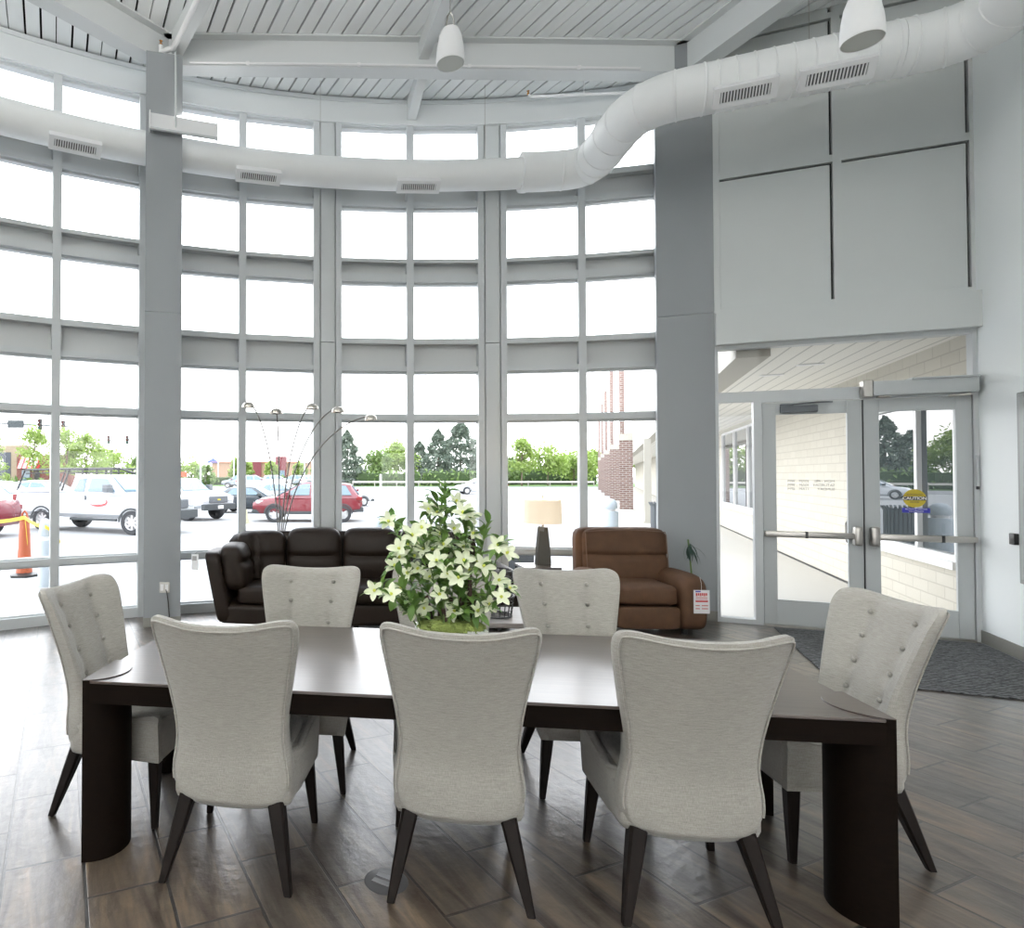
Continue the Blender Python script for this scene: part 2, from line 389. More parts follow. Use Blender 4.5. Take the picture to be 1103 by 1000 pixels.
# ------------------------------------------------------------------ curved window wall
RAILS = [(0, .11), (.65, .715), (2.32, 2.385), (2.94, 3.005), (3.285, 3.345), (4.07, 4.175), (4.315, 4.36), (5.03, 5.10), (5.33, 5.40), (6.05, 6.12)]
PANES = [(.11, .65), (.715, 2.32), (2.385, 2.94), (3.345, 4.07), (4.36, 5.03), (5.40, 6.05)]
SPAN = [(3.005, 3.285), (4.175, 4.315), (5.10, 5.33)]
def seg_M(a, b):
    d = b - a; return TR(a.x, a.y, 0) @ RZ(math.atan2(d.y, d.x)), d.length
POST = .125
def bay(name, a0, a1, am, label):
    root = thing(name, label, 'window', arc(am), 0, None, 'structure')
    inv = TR(*(-arc(am)))
    fr = G(); panes = []; spans = []
    pa = POST/AR*180/PI
    A, Bm, C = arc(a0+pa), arc(am), arc(a1-pa)
    for k, (p, q) in enumerate(((A, Bm), (Bm, C))):
        M, ln = seg_M(p, q); M = inv @ M
        for z0, z1 in RAILS: fr.box(0, ln, -.02, .12, z0, z1, M)
        e0, e1 = (.0, ln-.045) if k == 0 else (.045, ln)
        if k == 0: fr.box(-.01, .055, -.035, .12, 0, 6.12, M)
        else: fr.box(ln-.055, ln+.01, -.035, .12, 0, 6.12, M)
        e0, e1 = (.055, ln-.045) if k == 0 else (.045, ln-.055)
        for z0, z1 in PANES:
            # glazing stop and the pane
            fr.box(e0, e1, .03, .11, z1-.025, z1, M); fr.box(e0, e1, .03, .11, z0, z0+.02, M)
            panes.append(G().box(e0, e1, .065, .073, z0+.001, z1-.001, M))
        for z0, z1 in SPAN: spans.append(G().box(e0 if k == 0 else e0-.03, e1+.03 if k == 0 else e1, .095, .116, z0, z1, M))
    M = inv @ TR(Bm.x, Bm.y, 0) @ RZ(-rad(am))
    fr.box(-.045, .045, -.035, .12, 0, 6.12, M)
    obj('frame', fr, alu, root)
    for p in panes: obj('pane', p, glass, root)
    for p in spans: obj('spandrel_panel', p, panelm, root)
    return root
BAYS = [(-61, -47.6, -54.3), (-47.6, -34.4, -41.0), (-34.4, -21.2, -27.8), (-21.2, -8.15, -14.75), (-8.15, 4.85, -1.6), (4.85, 18.0, 11.6)]
LB = ['curved glass bay far out to the left', 'curved glass bay beyond the left edge', 'curved glass bay left of the grey column, pickup outside',
      'curved glass bay behind the arc floor lamp', 'middle curved glass bay behind the white flowers', 'curved glass bay behind the brown recliner']
for i, (a, b, m_) in enumerate(BAYS): bay('window_%d' % (i+1), a, b, m_, LB[i])
for k, a in enumerate([-47.6, -34.4, -21.2, -8.15, 4.85]):
    g = G(); M = RZ(-rad(a))
    g.box(-.085, .085, -.02, .10, 0, 3.29, M); g.box(-.085, .085, -.02, .10, 3.30, 6.12, M)
    for s_ in (-1, 1):
        g.box(s_*.10-.015, s_*.10+.015, .01, .12, 0, 6.12, M)
        g.box(s_*.125-.02, s_*.125+.02, -.035, .12, 0, 6.12, M)
    struct('trim_%d' % (k+1), g, postm, loc=arc(a), label='vertical grey cover between two glass bays', cat='trim')
# ring channel over the glass
g = G(); st = [(-62 + 80.5*i/60) for i in range(61)]
prof = [(-.06, 6.06), (.14, 6.06), (.14, 6.09), (-.02, 6.09), (-.02, 6.35), (.14, 6.35), (.14, 6.38), (-.06, 6.38), (-.06, 6.33), (-.045, 6.33), (-.045, 6.11), (-.06, 6.11)]
g.rings([[arc(a, AR+r, z) for r, z in prof] for a in st])
struct('beam', g, beamm, label='curved white channel along the top of the glass', cat='beam', ang=20)

# ------------------------------------------------------------------ columns and beams
LC = Vector((-1.80, 7.44, 0)); RC = Vector((4.13, 7.42, 0))
cp = Vector((-1.785, 6.93, 0))
g = G(); g.box(-.193, .193, 0, .42, 0, 3.40); g.box(-.193, .193, 0, .42, 3.405, 6.25) 
colL = struct('column', g, colm, loc=cp, rot=rad(14), label='grey column with a wall outlet at the left', cat='column')
g = G(); g.box(-.198, .198, -.006, .425, 0, .10)
struct('baseboard_left', g, basem, loc=cp, rot=rad(14), label='dark base strip round the left column', cat='baseboard')
g = G(); g.box(-.58, .0, -.02, .30, 0, 3.46); g.box(-.58, 0, -.02, .30, 3.465, 6.7)
struct('column', g, colm, loc=D0, rot=DA, label='grey column between the glass and the entrance doors', cat='column')
struct('baseboard_back', G().box(-.585, 0.0, -.032, 0, 0, .11), basem, loc=D0, rot=DA, label='brown base strip along the right column', cat='baseboard')
def ibeam(a, b, z0, z1, w, name, label, tf=.02, tw=.02):
    M, ln = seg_M(Vector(a), Vector(b)); g = G()
    g.box(0, ln, -w/2, w/2, z0, z0+tf, M); g.box(0, ln, -w/2, w/2, z1-tf, z1, M); g.box(0, ln, -tw/2, tw/2, z0+tf, z1-tf, M)
    return struct(name, g, beamm, label=label, cat='beam')
ibeam((-1.85, 7.22, 0), (4.2, 7.34, 0), 6.24, 6.62, .20, 'beam', 'long white beam spanning between the two columns')
ibeam((-1.80, 7.24, 0), (-5.4, 3.24, 0), 6.24, 6.62, .20, 'beam', 'white beam running left from the grey column')
ibeam((4.12, 7.34, 0), (5.6, 2.6, 0), 6.22, 6.62, .22, 'beam', 'white beam running forward over the big duct')
g = G(); M, ln = seg_M(Vector((-1.70, 7.15, 0)), Vector((0.6, 3.2, 0))); g.box(0, ln, -.06, .06, 6.38, 6.62, M)
struct('beam', g, beamm, label='narrow white joist rising from the left column', cat='beam')
g = G(); M, ln = seg_M(Vector((1.10, 7.27, 0)), Vector((1.75, 1.5, 0))); g.box(0, ln, -.055, .055, 6.40, 6.62, M)
struct('beam', g, beamm, label='narrow white joist behind the hanging speaker', cat='beam')
# sloping outrigger between long beam and curved channel
g = G(); M, ln = seg_M(Vector((1.06, 8.12, 0)), Vector((1.11, 7.30, 0)))
g.add([M @ Vector(p) for p in [(0,-.055,6.12),(ln,-.055,6.28),(ln,-.055,6.41),(0,-.055,6.41),(0,.055,6.12),(ln,.055,6.28),(ln,.055,6.41),(0,.055,6.41)]],
      [(0,1,2,3),(7,6,5,4),(0,4,5,1),(1,5,6,2),(2,6,7,3),(3,7,4,0)])
struct('beam', g, beamm, label='short white outrigger between long beam and curved channel', cat='beam')

# ------------------------------------------------------------------ ceiling decks
gd = Vector((-.394, .919)); pd = Vector((.919, .394))
def clip_convex(p, d, poly):
    t0, t1 = -60., 60.; n = len(poly)
    cx = sum(q[0] for q in poly)/n; cyy = sum(q[1] for q in poly)/n
    for i in range(n):
        a = Vector(poly[i]); b = Vector(poly[(i+1) % n]); e = b-a; nn = Vector((-e.y, e.x))
        if nn.dot(Vector((cx, cyy))-a) < 0: nn = -nn
        num = nn.dot(p-a); den = nn.dot(d)
        if abs(den) < 1e-9:
            if num < 0: return None
            continue
        t = -num/den
        if den > 0: t0 = max(t0, t)
        else: t1 = min(t1, t)
    return (t0, t1) if t1 > t0 else None
near = [(-1.82, 7.25), (4.15, 7.36), (4.55, 7.33), (6.7, 6.4), (8.2, 2.0), (8.2, -8), (-7.6, -8), (-7.0, 2.0)]
def planks(g, o, t0, t1, z, w0, w1):
    a = pd*w0; b = pd*w1
    c = [a + gd*t0, b + gd*t0, b + gd*t1, a + gd*t1]
    g.prism([(q.x, q.y) for q in c], z, z+.05)
gn = G(); gf = G(); gb = G()
P = .156
for k in range(-70, 80):
    o = k*P; gap = .008 if k % 3 == 0 else .031
    w0, w1 = o + gap/2, o + P - .007
    pc = pd*(o+P/2)
    r = clip_convex(pc, gd, near)
    if r and r[1]-r[0] > .2: planks(gn, o, r[0], r[1], 6.62, w0, w1); planks(gb, o, r[0]-.05, r[1]+.05, 6.675, o-.02, o+P+.02)
    run = None; t = -30.
    while t < 30:
        q = pc + gd*t; ok = (q - Vector((AC.x, AC.y))).length < 9.75 and q.y > 1.5 and q.x < 4.7 and (r is None or not (r[0]-.12 < t < r[1]+.12))
        if ok and run is None: run = t
        if not ok and run is not None:
            if t-run > .25: planks(gf, o, run, t, 6.40, w0, w1); planks(gb, o, run, t, 6.455, o-.02, o+P+.02)
            run = None
        t += .05
struct('ceiling', gn, deckm, label='white grooved metal deck inside the beams', cat='ceiling')
struct('ceiling', gf, deckm, label='white grooved eave deck over the curved glass', cat='ceiling')
struct('roof', gb, dark, label='dark backing above the ceiling deck', cat='roof')
g = G(); g.rings([[arc(a, r, z) for r, z in ((9.74, 6.30), (9.80, 6.30), (9.80, 7.0), (9.74, 7.0))] for a in st])
struct('trim_7', g, beamm, label='outer edge of the curved eave', cat='trim')

# ------------------------------------------------------------------ door wall (local frame D0, DA)
def dstruct(name, g, mat, label, cat): return struct(name, g, mat, loc=D0, rot=DA, label=label, cat=cat)
g = G(); g.box(0, DW, .03, .30, 3.09, 7.0)
dstruct('wall_back', g, flat_mat('wall_gap', (.05, .05, .05), .8), 'upper wall over the entrance doors', 'wall')
g = G(); g.box(0, DW+.05, -.14, .03, 3.075, 3.43)
dstruct('trim_8', g, panelwall, 'projecting grey header band over the doors', 'trim')
g = G()
for x0, x1 in ((0, .06), (1.095, 1.17), (2.195, 2.26)): g.box(x0, x1, -.03, .03, 3.43, 6.70)
for z0, z1 in ((3.43, 3.49), (4.955, 5.03), (6.50, 6.56)): g.box(0.06, 1.095, -.029, .03, z0, z1); g.box(1.17, 2.195, -.029, .03, z0, z1)
dstruct('trim_9', g, panelwall, 'grey strips framing the wall panels over the doors', 'trim')
pn = ['lower left', 'lower right', 'upper left', 'upper right', 'topmost left', 'topmost right']
for i, (x0, x1, z0, z1) in enumerate([(.06, 1.07, 3.49, 4.93), (1.17, 2.17, 3.49, 4.93), (.06, 1.07, 5.03, 6.475), (1.17, 2.17, 5.03, 6.475), (.06, 1.07, 6.56, 6.7), (1.17, 2.17, 6.56, 6.7)]):
    dstruct('wall_panel', G().rbox(x0, x1, -.02, .03, z0, z1, .003, 1), panelwall, '%s grey wall panel above the entrance doors' % pn[i], 'wall panel')
# storefront frame
root = thing('window_7', 'transom and sidelight round the entrance doors', 'window', D0, DA, None, 'structure')
g = G(); Y0, Y1 = -.04, .08
g.box(0, .03, Y0, Y1, 0, 3.075); g.box(.36, .435, Y0, Y1, 0, 2.44); g.box(2.185, 2.225, Y0, Y1, 0, 3.075)
g.box(.03, 2.185, Y0, Y1, 2.44, 2.55); g.box(.03, 2.185, Y0, Y1, 3.03, 3.075)
g.box(.03, .36, Y0, Y1, 0, .05); g.box(.435, 2.185, Y0, Y1, 2.425, 2.44)
obj('frame', g, alu, root)
obj('pane', G().box(.03, 2.185, .02, .028, 2.55, 3.03), glass, root)
obj('pane', G().box(.03, .36, .02, .028, .05, 2.44), glass, root)
obj('threshold', G().box(.435, 2.185, Y0, Y1, 0, .012), steel, root)
def door(name, x0, x1, hinge_left, label):
    root = thing(name, label, 'door', D0, DA, None, 'structure')
    g = G(); y0, y1 = -.022, .022; s = .13
    g.rbox(x0+.004, x0+s, y0, y1, .015, 2.415, .004, 1); g.rbox(x1-s, x1-.004, y0, y1, .015, 2.415, .004, 1)
    g.box(x0+s, x1-s, y0, y1, .015, .285); g.box(x0+s, x1-s, y0, y1, 2.285, 2.415)
    obj('door_frame', g, aludoor, root)
    obj('pane', G().box(x0+s, x1-s, -.004, .004, .285, 2.285), glass, root)
    a, b = (x0+.03, x1-.06) if hinge_left else (x0+.06, x1-.03)
    bar = G().rbox(a, b, -.105, -.065, .965, 1.03, .012, 2)
    pb = obj('push_bar', bar, steel, root)
    m = a + (b-a)*(.42 if hinge_left else .68)
    obj('latch_band', G().box(m, m+.025, -.107, -.064, .963, 1.032), blackp, pb)
    k = b if hinge_left else a
    obj('end_case', G().rbox(k-.045, k+.03, -.12, -.022, .90, 1.10, .022, 3) if hinge_left else G().rbox(k-.03, k+.045, -.12, -.022, .90, 1.10, .022, 3), steel, pb)
    e = a if hinge_left else b
    obj('end_bracket', G().rbox(e-.02, e+.03, -.10, -.022, .97, 1.025, .01, 2), steel, pb)
    g = G(); xx = x1-.07 if hinge_left else x0+.07
    g.tube([(xx-.05*(1 if hinge_left else -1), .03, .9), (xx-.05*(1 if hinge_left else -1), .09, .93), (xx-.05*(1 if hinge_left else -1), .09, 1.12), (xx-.05*(1 if hinge_left else -1), .03, 1.15)], .011, 8)
    obj('pull_handle', g, steel, root)
    return root
dl = door('door_1', .435, 1.318, True, 'left glass entrance door with opening hours')
dr = door('door_2', 1.324, 2.185, False, 'right glass entrance door with yellow caution sticker')
obj('weather_strip', G().box(1.3145, 1.3275, -.012, .012, .015, 2.415), blackp, dl)
g = G(); g.rbox(.60, .93, -.085, -.022, 2.30, 2.375, .008, 2)
cl = obj('door_closer', g, darkgrey, dl)
g = G(); g.tube([(.68, -.06, 2.385), (.92, -.10, 2.40), (1.06, -.045, 2.405)], .010, 6); g.rbox(.60, .72, -.07, -.03, 2.376, 2.395, .005, 1)
obj('closer_arm', g, darkgrey, cl)
FX = Matrix(((-1,0,0,0),(0,0,-1,0),(0,1,0,0),(0,0,0,1)))   # text facing outdoors (read mirrored from inside)
def face_in(x, y, z): return TR(x, y, z) @ Matrix.Rotation(PI/2, 4, 'X')
def face_out(x, y, z): return TR(x, y, z) @ RZ(PI) @ Matrix.Rotation(PI/2, 4, 'X')
for i, (dday, hr) in enumerate((('MON - FRI', '10AM - 9PM'), ('SATURDAY', '10AM - 9PM'), ('SUNDAY', '11AM - 6PM'))):
    z = 1.565 - i*.042
    text('hours_lettering', dday, .040, greyink, dl, face_out(1.085, .008, z), .95, 'LEFT')
    text('hours_lettering', hr, .040, greyink, dl, face_out(.865, .008, z), .95, 'LEFT')
# caution sticker
st_ = obj('caution_sticker', G().lathe([(.092, 0), (.092, .0015)], 40, TR(1.735, -.006, 1.395) @ Matrix.Rotation(PI/2, 4, 'X')), yellow, dr)
obj('black_band', G().box(1.646, 1.824, -.0085, -.0078, 1.375, 1.415), blackp, st_)
text('lettering', 'CAUTION', .042, paper, st_, face_in(1.735, -.0092, 1.395), 1.0, bold=.001)
text('lettering', 'AUTOMATIC', .022, blackp, st_, face_in(1.735, -.0092, 1.432), 1.0)
text('lettering', 'DOOR', .024, blackp, st_, face_in(1.735, -.0092, 1.357), 1.0)
st2 = obj('switch_sticker', G().box(1.635, 1.855, -.0075, -.006, 1.25, 1.298), blueink, dr)
text('lettering', 'ACTIVATE SWITCH', .02, paper, st2, face_in(1.745, -.009, 1.286), 1)
text('lettering', 'TO OPERATE', .02, paper, st2, face_in(1.745, -.009, 1.264), 1)
# operator over the right door
op = thing('door_operator', 'long grey automatic opener box above the right glass door', 'door opener', tuple(E(1.32, -.041)), DA)
obj('housing', G().rbox(0.05, .865, -.13, 0, 2.44, 2.585, .008, 2), aludoor, op)
obj('end_cap', G().rbox(-.03, .05, -.12, 0, 2.43, 2.60, .006, 1), steel, op)
obj('top_cover', G().box(.35, .87, -.14, 0, 2.585, 2.603), aludoor, op)
g = G(); g.tube([(.82, -.06, 2.44), (.82, -.06, 2.425), (.66, -.05, 2.415)], .012, 6)
obj('drive_arm', g, steel, op)
obj('pivot_plate', G().rbox(.10, .2, -.10, -.03, 2.422, 2.44, .004, 1), steel, op)

# ------------------------------------------------------------------ right wall
g = G(); g.box(DW+.025, DW+.25, -5.0, .1, 0, 7.0)
dstruct('wall_right', g, wallm, 'pale wall beside the entrance doors', 'wall')
dstruct('baseboard_right', G().box(DW+.012, DW+.025, -5.0, -.01, 0, .12), basem, 'brown base strip along the pale right wall', 'baseboard')
g = G(); g.rbox(DW-.075, DW+.022, -2.4, -.90, .70, 2.34, .006, 1)
bd = thing('display_board', 'tall grey board on the pale right wall', 'board', D0, DA)
obj('side_frame', g, flat_mat('board_grey', (.30, .31, .31), .5), bd)
obj('front_panel', G().rbox(DW-.080, DW-.075, -2.36, -.94, .74, 2.30, .002, 1), flat_mat('board_face', (.35, .36, .36), .4), bd)
cr = thing('card_reader', 'small black switch box on the pale right wall', 'switch', D0, DA)
obj('body', G().rbox(DW-.012, DW+.024, -.68, -.60, 1.01, 1.11, .005, 2), blackp, cr)
obj('side_plate', G().rbox(DW-.01, DW+.024, -.60, -.582, 1.01, 1.11, .003, 1), whitep, cr)
# sensor strip on right jamb
ls = thing('sensor_strip', 'slim grey sensor strip on the right door jamb', 'sensor', D0, DA)
obj('body', G().rbox(2.19, 2.215, -.06, -.041, 1.52, 1.82, .004, 1), alu, ls)
obj('dark_tip', G().rbox(2.192, 2.213, -.063, -.041, 1.49, 1.52, .004, 1), blackp, ls)

# rest of the showroom, round the viewer
p0 = arc(-61.5, AR+.02)
g = G(); M_, l_ = seg_M(Vector((-7.6, -8, 0)), p0); g.box(0, l_, 0, .2, 0, 7, M_)
struct('wall_left', g, wallm, label='showroom wall beyond the left end of the glass', cat='wall')
struct('wall_front', G().box(-7.6, -6.0, -8.2, -8, 0, 7).box(7.0, 8.0, -8.2, -8, 0, 7).box(1.2, 4.6, -8.2, -8, 0, 7).box(-6, 7, -8.2, -8, 0, .4).box(-6, 7, -8.2, -8, 3.6, 7), wallm, label='showroom wall behind the viewer', cat='wall')  # openings in this wall are sized and placed to let fill light in
root = thing('window_20', 'unseen window opening added behind the viewer for fill light', 'window', (0, -8.1, 0), 0, None, 'structure')  # made-up opening, out of view, lets sky in as frontal fill
g = G()
for x in (-6, -4.2, -2.4, -.6, 1.2, 4.6, 5.8, 7): g.box(x-.05, x+.05, -.06, .06, .4, 3.6)
for z in (.4, 2.5, 3.52): g.box(-6, 1.2, -.05, .05, z, z+.08); g.box(4.6, 7, -.05, .05, z, z+.08)
obj('frame', g, alu, root)
q0 = E(DW+.02, -5.0)
g = G(); g.box(q0.x, 8.2, q0.y-.1, q0.y+.1, 0, 7); g.box(8.0, 8.2, -8, q0.y, 0, 7)
struct('wall_side', g, wallm, label='showroom wall beyond the right edge', cat='wall')

# ------------------------------------------------------------------ floor mat
def ribbed_mat():
    m, nt, b = new_mat('ribbed_carpet'); N, L = nt.nodes, nt.links
    tc = N.new('ShaderNodeTexCoord'); wv = N.new('ShaderNodeTexWave'); wv.bands_direction = 'Y'
    wv.inputs['Scale'].default_value = 7; wv.inputs['Distortion'].default_value = 5; wv.inputs['Detail'].default_value = 3; wv.inputs['Detail Scale'].default_value = 4
    L.new(tc.outputs['Object'], wv.inputs['Vector'])
    rp = N.new('ShaderNodeValToRGB'); rp.color_ramp.elements[0].color = (.012, .013, .014, 1); rp.color_ramp.elements[1].color = (.15, .155, .16, 1)
    L.new(wv.outputs['Color'], rp.inputs['Fac']); L.new(rp.outputs['Color'], b.inputs['Base Color'])
    bp = N.new('ShaderNodeBump'); bp.inputs['Distance'].default_value = .01; L.new(wv.outputs['Fac'], bp.inputs['Height']); L.new(bp.outputs[0], b.inputs['Normal'])
    b.inputs['Roughness'].default_value = .95
    return m
fm = obj('floor_mat', G().rbox(.50, DW-.02, -2.05, -.16, 0.001, .014, .004, 1), ribbed_mat(), None, D0, DA)
tag(fm, 'dark ribbed entrance mat in front of the glass doors', 'mat')

# ------------------------------------------------------------------ dining table
TA = math.atan2(-.142, .990)
tL, tW = 3.13, 1.10
tc_ = Vector((-1.059, 2.733, 0)) + Vector((.990, -.142, 0))*tL/2 + Vector((.142, .990, 0))*tW/2
tb = thing('dining_table', 'long dark wood dining table set with eight linen chairs', 'table', tc_, TA)
g = G()
xs = [-tL/2, -tL/2+.62, -.0, tL/2-.62, tL/2]
for i in range(4):
    g.rbox(xs[i]+(.04 if i == 0 else .0008), xs[i+1]-(.04 if i == 3 else .0008), -tW/2, tW/2, .748, .760, .0012, 1)
obj('tabletop', g, tablewood, tb)
obj('apron', G().box(-tL/2+.04, tL/2-.04, -tW/2, tW/2, .665, .748), tableside, tb)
for sx in (-1, 1):
    for sy in (-1, 1):
        # half-moon leg: straight edge along the short end, curved face towards the middle
        ch, sg = .30, .165
        Rr = (ch*ch/4 + sg*sg)/(2*sg); th = math.asin(min(1, ch/2/Rr))
        arcp = [(Rr*cos(t)-(Rr-sg), Rr*sin(t)+ch/2) for t in [(-th + 2*th*i/16) for i in range(17)]]
        pl = [(sx*(tL/2 + .006 - x), sy*(tW/2 + .006 - y)) for x, y in arcp]
        lg = obj('leg', G().prism(pl, 0, .761), tableside, tb, ang=30)
        obj('leg_cap', G().prism(pl, .7612, .7645), tablewood, lg, ang=30)

# ------------------------------------------------------------------ dining chair
def lerp_tab(tab, z):
    for (a, va), (b, vb) in zip(tab, tab[1:]):
        if z <= b: 
            t = max(0, (z-a)/(b-a)); t = t*t*(3-2*t) if False else t
            return va + (vb-va)*t
    return tab[-1][1]
HW = [(.28, .200), (.31, .232), (.36, .252), (.41, .256), (.46, .251), (.51, .241), (.56, .234), (.61, .234), (.68, .241), (.76, .253), (.88, .276), (.98, .296), (1.06, .312), (1.12, .318)]
def back_pt(u, v, wd, zt=None):
    """u across, v up 0..1, wd -1 rear .. 1 front"""
    ztop = 1.055 + .045*abs(u)**2.2
    zbot = .285
    z = zbot + (ztop-zbot)*v
    hw = lerp_tab(HW, min(z, 1.115))
    x = hw*u
    y0 = -.235 - .04*(z-.28) - .33*max(0, z-.50)**1.35
    wrap = .035 + .06*max(0, min(1, (z-.5)/.5))
    y = y0 + wrap*abs(u)**2.3
    th = .10 if z < .5 else .10 - .035*(z-.5)/.55
    y += (wd+1)/2*th
    return x, y, z
BUT = [(sx, v) for sx in (-.42, .42) for v in (.50, .65, .80, .93)]
BUT = [(sx, v) for sx in (-.44, .44) for v in (.46, .61, .76, .90)]
def make_chair(label):
    t = thing('dining_chair', label, 'chair', (0,0,0), 0, 'linen chairs around the dining table')
    def warp(x, y, z):
        v = (z+1)/2; px, py, pz = back_pt(x, v, y)
        if y > 0:
            for bu, bv in BUT:
                d2 = ((x-bu)*.27)**2 + ((v-bv)*.74)**2
                py -= .016*math.exp(-d2/.0022)*min(1, y*1.5)
            py -= .008*math.exp(-((abs(x)-.44)*.27)**2/.0012)*min(1, y*1.5)*(1 if v > .35 else 0)
        return px, py, pz
    g = G().sq(9, 34, 4, 44, warp)
    obj('backrest', g, linen, t, ang=60)
    # piping round the rear face
    loop = []
    for i in range(121):
        q = i/120*4 - 2             # up the left side, over the top, down the right side
        x, z = (-1, -.8 + (q+2)*1.8/1.4) if q < -.6 else ((1, 1 - (q-.6)*1.8/1.4) if q > .6 else (q/.6, 1))
        m_ = (abs(x)**9 + .93**9 + abs(z)**9)**(-1/9)
        loop.append(Vector(back_pt(x*m_*1.004, (z*m_+1)/2, -.93*m_-.02)))
    obj('piping', G().tube([p + Vector((0, -.001, 0)) for p in loop], .0042, 6), linen, t)
    for bu, bv in BUT:
        x, y, z = back_pt(bu, bv, 1.0)
        g = G().lathe([(.0005, .008), (.008, .0065), (.0125, .002), (.0125, -.004)], 14, TR(x, y-.014, z) @ Matrix.Rotation(-PI/2 - .2, 4, 'X'))
        obj('button', g, linen, t)
    # seat box
    def wseat(x, y, z):
        yy = -.20 + (y+1)/2*.49
        hw = .252 + .020*(y+1)/2
        top = .475 + .012*y
        zz = .295 + (z+1)/2*(top-.295)
        return x*hw, yy, zz
    obj('seat', G().sq(14, 14, 14, 6, wseat), linen, t, ang=60)
    def wcush(x, y, z):
        yy = -.16 + (y+1)/2*.455
        zz = .47 + .022*z*(1-.25*x*x) + .012*(z+1)/2
        return x*.215, yy, zz + (.012*(1-x*x)*(1-y*y) if z > 0 else 0)
    obj('seat_cushion', G().sq(5, 14, 14, 4, wcush), linen, t, ang=60)
    # raised side rails sweeping from backrest to the seat front
    for s_ in (-1, 1):
        rs = []
        m = 18
        for i in range(m+1):
            q = i/m; y = -.155 + q*.44
            top = .515 - .040*min(1, q*3.2)**.8 if q < .3125 else .475 + .055*((q-.3125)/.6875)**.9
            hw = .236 + .020*min(1, q*4) + .018*q
            if i == m: top -= .012
            if i == 0: hw -= .01
            rs.append([(s_*(hw-.044), y, .303), (s_*(hw-.006), y, .303), (s_*(hw+.004), y, top-.035), (s_*(hw-.004), y, top-.008), (s_*(hw-.018), y, top), (s_*(hw-.036), y, top-.010), (s_*(hw-.046), y, top-.04)])
        obj('seat_rail', G().rings(rs), linen, t, ang=60)
        pp = [(r[3][0]+s_*.002, r[3][1], r[3][2]) for r in rs]
        obj('piping', G().tube(pp, .0035, 6), linen, t)
    # legs
    def leg(top, foot, a, b):
        g = G(); T_, F_ = Vector(top), Vector(foot)
        rs = []
        for q, w_ in ((0, a), (.35, a*.86), (.7, a*.66), (1, b)):
            p = T_.lerp(F_, q); h = w_/2; c = h*.25
            bow = Vector((0, 0, 0))
            rs.append([(p.x+dx*h*(1 if abs(k) else 1), p.y+dy*h, p.z) for dx, dy, k in ((-1,-.7,1),(-.7,-1,1),(.7,-1,1),(1,-.7,1),(1,.7,1),(.7,1,1),(-.7,1,1),(-1,.7,1))])
        return g.rings(rs)
    for s_ in (-1, 1):
        obj('leg', leg((s_*.185, -.175, .32), (s_*.258, -.272, .004), .066, .030), legwood, t)
        obj('leg', leg((s_*.225, .245, .33), (s_*.258, .262, .004), .056, .028), legwood, t)
    return t
ch0 = make_chair('linen dining chair seen from behind, leftmost of three near the viewer')
ch0.location = (-.36, 2.82, 0); ch0.rotation_euler = (0, 0, rad(-10))
for x, y, a, lb in [
    (.54, 2.70, -9.5, 'linen dining chair seen from behind, middle of three in front of the flowers'),
    (1.372, 2.585, -7.5, 'linen dining chair seen from behind, rightmost of three near the viewer'),
    (-1.0, 3.29, -102, 'linen dining chair at the left end of the table by the grey column'),
    (2.24, 2.95, 84, 'linen dining chair at the right end of the table in front of the glass doors'),
    (-.14, 3.60, 172, 'linen dining chair on the far side in front of the dark sofa'),
    (.645, 3.53, 172, 'linen dining chair on the far side hidden behind the white flowers'),
    (1.365, 3.49, 174, 'linen dining chair on the far side beside the brown recliner')]:
    dup(ch0, (x, y, 0), rad(a), lb)

# ------------------------------------------------------------------ flower arrangement
FC = Vector((.575, 3.02, .764))
fa = thing('flower_arrangement', 'white flowers and leaves in a pot on the dining table', 'flowers', FC, 0)
g = G()
pw, pdp = .155, .10
for (a, b, z0, z1) in ((0, 0, 0, 0),):
    g.add([(-pw*.86, -pdp*.86, 0), (pw*.86, -pdp*.86, 0), (pw*.86, pdp*.86, 0), (-pw*.86, pdp*.86, 0), (-pw, -pdp, .155), (pw, -pdp, .155), (pw, pdp, .155), (-pw, pdp, .155),
           (-pw+.012, -pdp+.012, .155), (pw-.012, -pdp+.012, .155), (pw-.012, pdp-.012, .155), (-pw+.012, pdp-.012, .155), (-pw+.012, -pdp+.012, .12), (pw-.012, -pdp+.012, .12), (pw-.012, pdp-.012, .12), (-pw+.012, pdp-.012, .12)],
          [(3,2,1,0),(0,1,5,4),(1,2,6,5),(2,3,7,6),(3,0,4,7),(4,5,9,8),(5,6,10,9),(6,7,11,10),(7,4,8,11),(8,9,13,12),(9,10,14,13),(10,11,15,14),(11,8,12,15),(12,13,14,15)])
obj('pot', g, potm, fa)
rr = random.Random(3)
def wm(x, y, z): 
    k = 1 + .08*sin(9*x+3*y)*cos(7*y-4*x) + .05*sin(31*x+5*z)*sin(27*y+11*x)
    return x*(pw-.006)*k, y*(pdp+.008)*k, .145 + z*.05*k
obj('moss', G().sq(3, 40, 30, 10, wm), mossm, fa)
flowers_px = [(419,562),(462,549),(498,553),(505,557),(491,541),(454,569),(444,577),(474,576),(430.5,591),(430,601),(439,587),(457,591),(466.5,593),(477,587),(498,590),(536,587),(545,596),(485,604),(499,604),(512,605),(449,613),(494,622),(502,633),(505,614),(403.5,636),(422,640),(432,634),(536,625),(547,634),(444,657),(457,655),(458,668),(490,658),(501,650),(513,658),(498,666),(439,618),(539,643),(470,604),(482,618),(446,600),(520,610),(462,622),(474,640),(425,610),(526,650),(470,552),(488,570),(508,575),(436,648),(480,585),(452,583)]
pos = []
